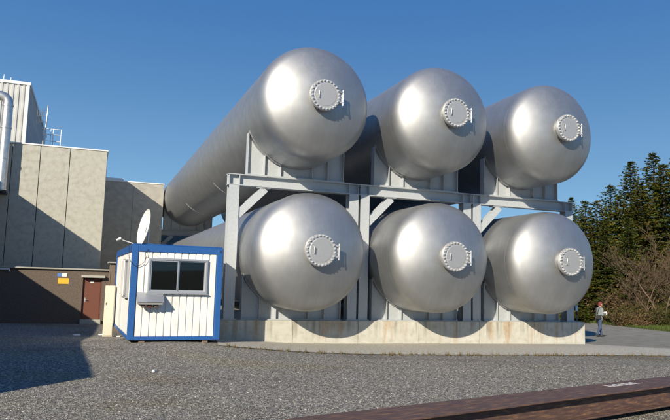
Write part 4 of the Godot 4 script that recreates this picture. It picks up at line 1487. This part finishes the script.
func make_person(at: Vector3, turn: float) -> void:
	# local: walks towards +x, left side is -z
	var t := thing("person", "person in grey jacket, blue jeans and red cap walking past the plinth, holding something white", "person", at, turn)
	var V := func(x: float, y: float, z: float) -> Vector3: return Vector3(x, y, z)
	var hipl: Vector3 = V.call(0.0, 0.90, -0.09)
	var hipr: Vector3 = V.call(0.0, 0.90, 0.09)
	var kl: Vector3 = V.call(0.11, 0.50, -0.10)
	var kr: Vector3 = V.call(-0.02, 0.49, 0.10)
	var al: Vector3 = V.call(0.21, 0.10, -0.10)
	var ar: Vector3 = V.call(-0.19, 0.13, 0.10)
	var legs := [[hipl, 0.088, kl, 0.055], [kl, 0.055, al, 0.038], [hipr, 0.088, kr, 0.055], [kr, 0.055, ar, 0.038], [V.call(0, 0.93, -0.07), 0.10, V.call(0, 0.93, 0.07), 0.10]]
	var chest: Vector3 = V.call(0.05, 1.30, 0)
	var torso := [[V.call(0.0, 0.95, -0.05), 0.105, V.call(0.03, 1.18, -0.05), 0.105], [V.call(0.0, 0.95, 0.05), 0.105, V.call(0.03, 1.18, 0.05), 0.105], [V.call(0.04, 1.26, -0.08), 0.10, V.call(0.04, 1.26, 0.08), 0.10], [V.call(0.045, 1.37, -0.14), 0.055, V.call(0.045, 1.37, 0.14), 0.055]]
	var shl: Vector3 = V.call(0.045, 1.36, -0.18)
	var shr: Vector3 = V.call(0.045, 1.36, 0.18)
	var ell: Vector3 = V.call(0.05, 1.10, -0.23)
	var elr: Vector3 = V.call(0.02, 1.10, 0.24)
	var wl: Vector3 = V.call(0.28, 1.16, -0.10)
	var wr: Vector3 = V.call(0.27, 1.15, 0.10)
	var arms := [[shl, 0.052, ell, 0.040], [ell, 0.040, wl, 0.028], [shr, 0.052, elr, 0.040], [elr, 0.040, wr, 0.028]]
	var feet := [[al, 0.04, al + Vector3(-0.03, -0.06, 0), 0.042], [al + Vector3(-0.03, -0.062, 0), 0.040, al + Vector3(0.16, -0.055, -0.01), 0.030], [ar, 0.04, ar + Vector3(-0.04, -0.05, 0), 0.040], [ar + Vector3(-0.04, -0.05, 0), 0.038, ar + Vector3(0.12, -0.098, 0.01), 0.030]]
	var neck := [[V.call(0.05, 1.36, 0), 0.058, V.call(0.075, 1.50, 0), 0.052]]
	var hc: Vector3 = V.call(0.095, 1.60, 0)
	var head := [[hc + Vector3(-0.015, 0.025, 0), 0.092, hc + Vector3(0.01, 0.02, 0), 0.088], [hc + Vector3(0.03, -0.05, -0.015), 0.058, hc + Vector3(0.03, -0.05, 0.015), 0.058],
		[hc + Vector3(0.055, -0.085, 0), 0.028, hc + Vector3(0.04, -0.08, 0), 0.034], [hc + Vector3(0.092, 0.0, 0), 0.010, hc + Vector3(0.112, -0.028, 0), 0.014],
		[hc + Vector3(-0.005, -0.01, -0.092), 0.016, hc + Vector3(-0.005, 0.02, -0.094), 0.018], [hc + Vector3(-0.005, -0.01, 0.092), 0.016, hc + Vector3(-0.005, 0.02, 0.094), 0.018],
		[hc + Vector3(0.086, -0.06, -0.012), 0.009, hc + Vector3(0.086, -0.06, 0.012), 0.009], [V.call(0.06, 1.44, 0), 0.055, hc + Vector3(0, -0.05, 0), 0.052]]
	var body := MB.new()
	var skel := legs + torso + arms + neck + [[hc, 0.07, hc + Vector3(0.0, 0.02, 0), 0.08]]
	blob(body, skel, 0.02, 0.03)
	blob(body, head, 0.011, 0.02)
	for s in [[wl, 1.0], [wr, -1.0]]:
		var w: Vector3 = s[0]
		var hand := [[w, 0.026, w + Vector3(0.05, 0.01, 0.015 * s[1]), 0.024], [w + Vector3(0.04, -0.02, 0.01 * s[1]), 0.018, w + Vector3(0.07, 0.03, 0.02 * s[1]), 0.018]]
		var lens := [0.034, 0.040, 0.038, 0.030]
		for f in 4:
			var kn: Vector3 = w + Vector3(0.082 - 0.004 * f, 0.035 - 0.020 * f, 0.016 * s[1])
			var md: Vector3 = kn + Vector3(lens[f] * 0.8, 0.0, 0.018 * s[1])
			hand.append([kn, 0.0095, md, 0.0088]); hand.append([md, 0.0088, md + Vector3(0.0, -0.004, lens[f] * 0.75 * s[1]), 0.0078])
		var tb: Vector3 = w + Vector3(0.03, 0.03, 0.012 * s[1])
		hand.append([tb, 0.0115, tb + Vector3(0.035, 0.028, 0.022 * s[1]), 0.010]); hand.append([tb + Vector3(0.035, 0.028, 0.022 * s[1]), 0.010, tb + Vector3(0.06, 0.022, 0.04 * s[1]), 0.0085])
		blob(body, hand, 0.005, 0.008)
	obj("body", body, M.skin, t)
	var tr := MB.new()
	blob(tr, fat(legs, 0.016), 0.02, 0.03)
	obj("jeans", tr, M.jeans, t)
	var jk := MB.new()
	blob(jk, fat(torso, 0.026) + fat(arms, 0.017) + [[V.call(0.0, 0.87, -0.07), 0.125, V.call(0.0, 0.95, -0.07), 0.125], [V.call(0.0, 0.87, 0.07), 0.125, V.call(0.0, 0.95, 0.07), 0.125], [V.call(0.045, 1.41, -0.03), 0.07, V.call(0.045, 1.41, 0.03), 0.07]], 0.018, 0.035)
	obj("jacket", jk, M.jacket, t)
	var sh := MB.new()
	blob(sh, fat(feet, 0.008), 0.012, 0.015)
	obj("shoes", sh, M.shoe, t)
	var cp := MB.new()
	blob(cp, [[hc + Vector3(-0.02, 0.05, 0), 0.094, hc + Vector3(0.005, 0.045, 0), 0.092], [hc + Vector3(-0.05, -0.02, -0.03), 0.07, hc + Vector3(-0.05, -0.02, 0.03), 0.07], [hc + Vector3(0.08, 0.05, -0.03), 0.014, hc + Vector3(0.14, 0.04, -0.03), 0.010], [hc + Vector3(0.08, 0.05, 0.03), 0.014, hc + Vector3(0.14, 0.04, 0.03), 0.010], [hc + Vector3(0.08, 0.05, -0.03), 0.012, hc + Vector3(0.08, 0.05, 0.03), 0.012]], 0.012, 0.02)
	obj("cap", cp, M.red_cap, t)
	# carried things
	var bp: Vector3 = t.transform * V.call(-0.16, 0.86, 0.20)
	var bag := thing("shoulder_bag", "dark shoulder bag hanging at the walking person's hip", "bag", bp, turn)
	var bm := MB.new()
	blob(bm, [[Vector3(-0.12, 0.06, 0), 0.06, Vector3(0.10, 0.06, 0), 0.06], [Vector3(-0.11, 0.16, 0), 0.05, Vector3(0.09, 0.17, 0), 0.05]], 0.02, 0.05)
	obj("pouch", bm, M.shoe, bag)
	var sp := MB.new()
	sp.tube(PackedVector3Array([Vector3(-0.10, 0.2, 0), Vector3(0.02, 0.45, -0.06), Vector3(0.19, 0.62, -0.14)]), PackedFloat32Array([0.014, 0.014, 0.014]), 6)
	obj("strap", sp, M.shoe, bag)
	var pk: Vector3 = t.transform * V.call(0.375, 1.17, 0.0)
	var pa := thing("white_packet", "small white packet held in the walking person's hands", "packet", pk, turn)
	var pm := MB.new()
	pm.box(Vector3(0, 0, 0), Vector3(0.10, 0.13, 0.17), Basis(Vector3.BACK, 0.25), 0.012)
	obj("wrapper", pm, M.paper, pa)

# ------------------------------------------------------------------ ground pieces
func make_ground() -> void:
	var nz := FastNoiseLite.new()
	nz.seed = 71; nz.frequency = 0.22; nz.fractal_octaves = 4
	var nw := FastNoiseLite.new()
	nw.seed = 72; nw.frequency = 0.5; nw.fractal_octaves = 3
	var mb := MB.new()
	var xs := axis_steps(-700, 700, -20, 32, 0.5)
	var zs := axis_steps(-700, 500, -62, 6, 0.5)
	var P := []
	var Cc := []
	var N := []
	for x in xs:
		var pr := PackedVector3Array()
		var cr := PackedColorArray()
		var nr := PackedVector3Array()
		for z in zs:
			var y := g(x, z)
			if z > -15 and z < 4 and absf(x) < 18: y += bump(x, z)
			pr.append(Vector3(x, y, z))
			var e := 0.3
			nr.append(Vector3(g(x - e, z) - g(x + e, z), 2 * e, g(x, z - e) - g(x, z + e)).normalized())
			var v := 1.04 + 0.42 * nz.get_noise_2d(x * 0.8, z * 1.6) + 0.3 * nw.get_noise_2d(x, z)
			var w := clampf(nz.get_noise_2d(x * 0.6 + 50, z) * 1.8, 0, 0.7)
			cr.append(Color(v * (1 + 0.10 * w), v, v * (1 - 0.22 * w)))
		P.append(pr); Cc.append(cr); N.append(nr)
	for i in xs.size() - 1:
		for j in zs.size() - 1:
			for q in [[0, 0, 0, 1, 1, 1], [0, 0, 1, 1, 1, 0]]:
				var base := mb.v.size()
				mb.stri(P[i + q[0]][j + q[1]], P[i + q[2]][j + q[3]], P[i + q[4]][j + q[5]], N[i + q[0]][j + q[1]], N[i + q[2]][j + q[3]], N[i + q[4]][j + q[5]])
				mb.c[base] = Cc[i + q[0]][j + q[1]]
				mb.c[base + 1] = Cc[i + q[4]][j + q[5]]
				mb.c[base + 2] = Cc[i + q[2]][j + q[3]]
	struct(obj("ground", mb, M.gravel))
	var c1 := works(16.2, 0, 18.1)
	var c2 := works(16.2, 0, 50)
	struct(obj("asphalt_road", sheet(PackedVector2Array([Vector2(c1.x - 0.1, c1.z), Vector2(10.8, -20.7), Vector2(12.6, -19.1), Vector2(20, -13), Vector2(27, 2), Vector2(29, 2), Vector2(20.4, -41), Vector2(19.2, -48.5), Vector2(10, -49.6), Vector2(c2.x, c2.z)]), 0.010, 1.0), M.asphalt))
	var c3 := works(3.35, 0, 18.2)
	struct(obj("concrete_pad", sheet(PackedVector2Array([PAD_FRONT[0], Vector2(2.0, -16.9), Vector2(5.5, -17.75), Vector2(9.56, -18.45), PAD_FRONT[1], Vector2(10.8, -20.7), Vector2(c1.x, c1.z), Vector2(c3.x, c3.z)]), 0.014, 0.5), M.pad))
	struct(obj("verge", sheet(PackedVector2Array([Vector2(29.0, 2), Vector2(34, 2), Vector2(24.2, -41), Vector2(23, -53.6), Vector2(10.5, -53.6), Vector2(10.5, -49.4), Vector2(19.2, -48.5), Vector2(20.4, -41)]), 0.014, 1.0), M.grass_soil))
	struct(obj("wooded_bank", sheet(PackedVector2Array([Vector2(34, 2), Vector2(31.9, 2), Vector2(31.9, -20), Vector2(31.9, -61.9), Vector2(10.5, -61.9), Vector2(10.5, -53.4), Vector2(23, -53.4), Vector2(24.2, -41)]), 0.02, 1.0), M.bank))
	# loose stones of the near yard
	var st := MB.new()
	var pts := [Vector3(0, 0.55, 0), Vector3(0.9, 0, 0.1), Vector3(0.2, 0.05, 0.85), Vector3(-0.85, 0.0, 0.3), Vector3(-0.3, 0, -0.8), Vector3(0.55, 0.1, -0.65), Vector3(0, -0.5, 0)]
	for k in 5:
		st.tri(pts[0], pts[1 + (k + 1) % 5], pts[1 + k]); st.tri(pts[6], pts[1 + k], pts[1 + (k + 1) % 5])
	var mm := MultiMesh.new()
	mm.transform_format = MultiMesh.TRANSFORM_3D
	mm.use_colors = true
	mm.mesh = st.mesh()
	var rng := RandomNumberGenerator.new()
	rng.seed = 5
	var xf := []
	while xf.size() < 90000:
		var t := 4.6 + 15.0 * pow(rng.randf(), 1.25)
		var x := rng.randf_range(-0.62, 0.62) * t
		var z := -t
		if z < -15.9 - (x + 2.75) * 0.202 and x > -2.8: continue
		if z < -15.7 and x > -5.3: continue
		var r := 0.006 + 0.011 * pow(rng.randf(), 2.5) + (0.02 * rng.randf() if rng.randf() < 0.004 else 0.0)
		xf.append([Transform3D(Basis.from_euler(Vector3(rng.randf_range(-0.4, 0.4), rng.randf() * TAU, rng.randf_range(-0.4, 0.4))).scaled(Vector3(r, r * 0.8, r * rng.randf_range(0.7, 1.2))), Vector3(x, g(x, z) + (bump(x, z) if z > -15 else 0.0) + r * 0.12, z)), rng.randf()])
	mm.instance_count = xf.size()
	for i in xf.size():
		mm.set_instance_transform(i, xf[i][0])
		var v: float = 0.55 + 0.75 * xf[i][1] + (1.2 if fmod(xf[i][1] * 91.7, 1.0) < 0.05 else 0.0)
		mm.set_instance_color(i, Color(v, v * 0.985, v * 0.95))
	var mi := MultiMeshInstance3D.new()
	mi.name = numbered("gravel_stones")
	mi.multimesh = mm
	mi.material_override = M.stone
	add_child(mi)
	tag(mi, "loose grey gravel stones scattered over the yard", "gravel")
	stuff(mi)

func make_marker() -> void:
	var x := 13.5
	var z := -36.0
	var t := thing("marker_post", "thin white marker post with a red band behind the plinth end", "post", Vector3(x, g(x, z), z), 0.3)
	var a := MB.new()
	a.box(Vector3(0, 0.62, 0), Vector3(0.10, 1.24, 0.06), Basis.IDENTITY, 0.01)
	obj("shaft", a, M.timber, t)
	var b := MB.new()
	b.box(Vector3(0, 1.40, 0), Vector3(0.16, 0.32, 0.07), Basis.IDENTITY, 0.012)
	obj("white_head", b, M.sign_white, t)
	var c := MB.new()
	c.box(Vector3(0, 1.12, 0), Vector3(0.115, 0.16, 0.066), Basis.IDENTITY, 0.008)
	obj("red_band", c, M.red_cap, t)

# ------------------------------------------------------------------ scene
func _ready() -> void:
	var cam := Camera3D.new()
	cam.name = "camera"
	cam.fov = rad_to_deg(2.0 * atan(210.0 / 644.5))
	cam.near = 0.05
	cam.far = 3000
	cam.basis = Basis(Vector3.RIGHT, 0.11532) * Basis(Vector3.BACK, 0.026526)
	cam.position = Vector3(0, EYE, 0)
	add_child(cam)
	cam.current = true

	var env := Environment.new()
	env.background_mode = Environment.BG_SKY
	var sky := Sky.new()
	var sm := ProceduralSkyMaterial.new()
	sm.sky_top_color = Color(0.20, 0.425, 0.69)
	sm.sky_horizon_color = Color(0.67, 0.88, 1.0)
	sm.sky_curve = 0.13
	sm.ground_horizon_color = Color(0.42, 0.45, 0.48)
	sm.ground_bottom_color = Color(0.25, 0.25, 0.24)
	sm.sun_angle_max = 0.0
	sky.sky_material = sm
	env.sky = sky
	env.background_energy_multiplier = 0.77
	env.tonemap_mode = Environment.TONE_MAPPER_LINEAR
	env.tonemap_exposure = 1.27
	env.sdfgi_enabled = true
	env.ssao_enabled = true
	env.ssil_enabled = true
	var we := WorldEnvironment.new()
	we.name = "environment"
	we.environment = env
	add_child(we)

	var sun := DirectionalLight3D.new()
	sun.name = "sun"
	sun.light_energy = 1.6
	sun.light_angular_distance = 0.5
	sun.light_color = Color(1.0, 0.95, 0.86)
	sun.shadow_enabled = true
	var ldir := (Basis(Vector3.UP, TH) * SUN_RACK).normalized()
	sun.basis = Basis.looking_at(ldir, Vector3.UP)
	sun.position = Vector3(0, 30, 0)
	add_child(sun)

	make_materials()
	print("materials")
	make_ground()
	print("ground")
	make_buildings()
	make_rack()
	print("rack")
	var first := make_tank()
	var spots := [
		[0, 1, "upper left silver tank, the one farthest back visible along its side"],
		[1, 1, "upper middle silver tank"],
		[2, 1, "upper right silver tank, against the open sky"],
		[0, 0, "lower left silver tank beside the white cabin"],
		[1, 0, "lower middle silver tank just above the plinth"],
		[2, 0, "lower right silver tank in front of the trees"],
	]
	for i in spots.size():
		var s: Array = spots[i]
		var o: Node3D = first
		if i > 0:
			o = first.duplicate()
			o.name = numbered("storage_tank")
			add_child(o)
		o.set_meta("label", s[2])
		o.position = works(U0 + SP * s[0], BEAM_TOP if s[1] == 1 else PL_TOP, W0)
	print("tanks")
	make_office()
	make_girders()
	print("girders")
	make_growth()
	print("growth")
	make_person(Vector3(13.38, g(13.38, -32.7) + 0.013, -32.7), 0.25)
	make_marker()
	print("done")
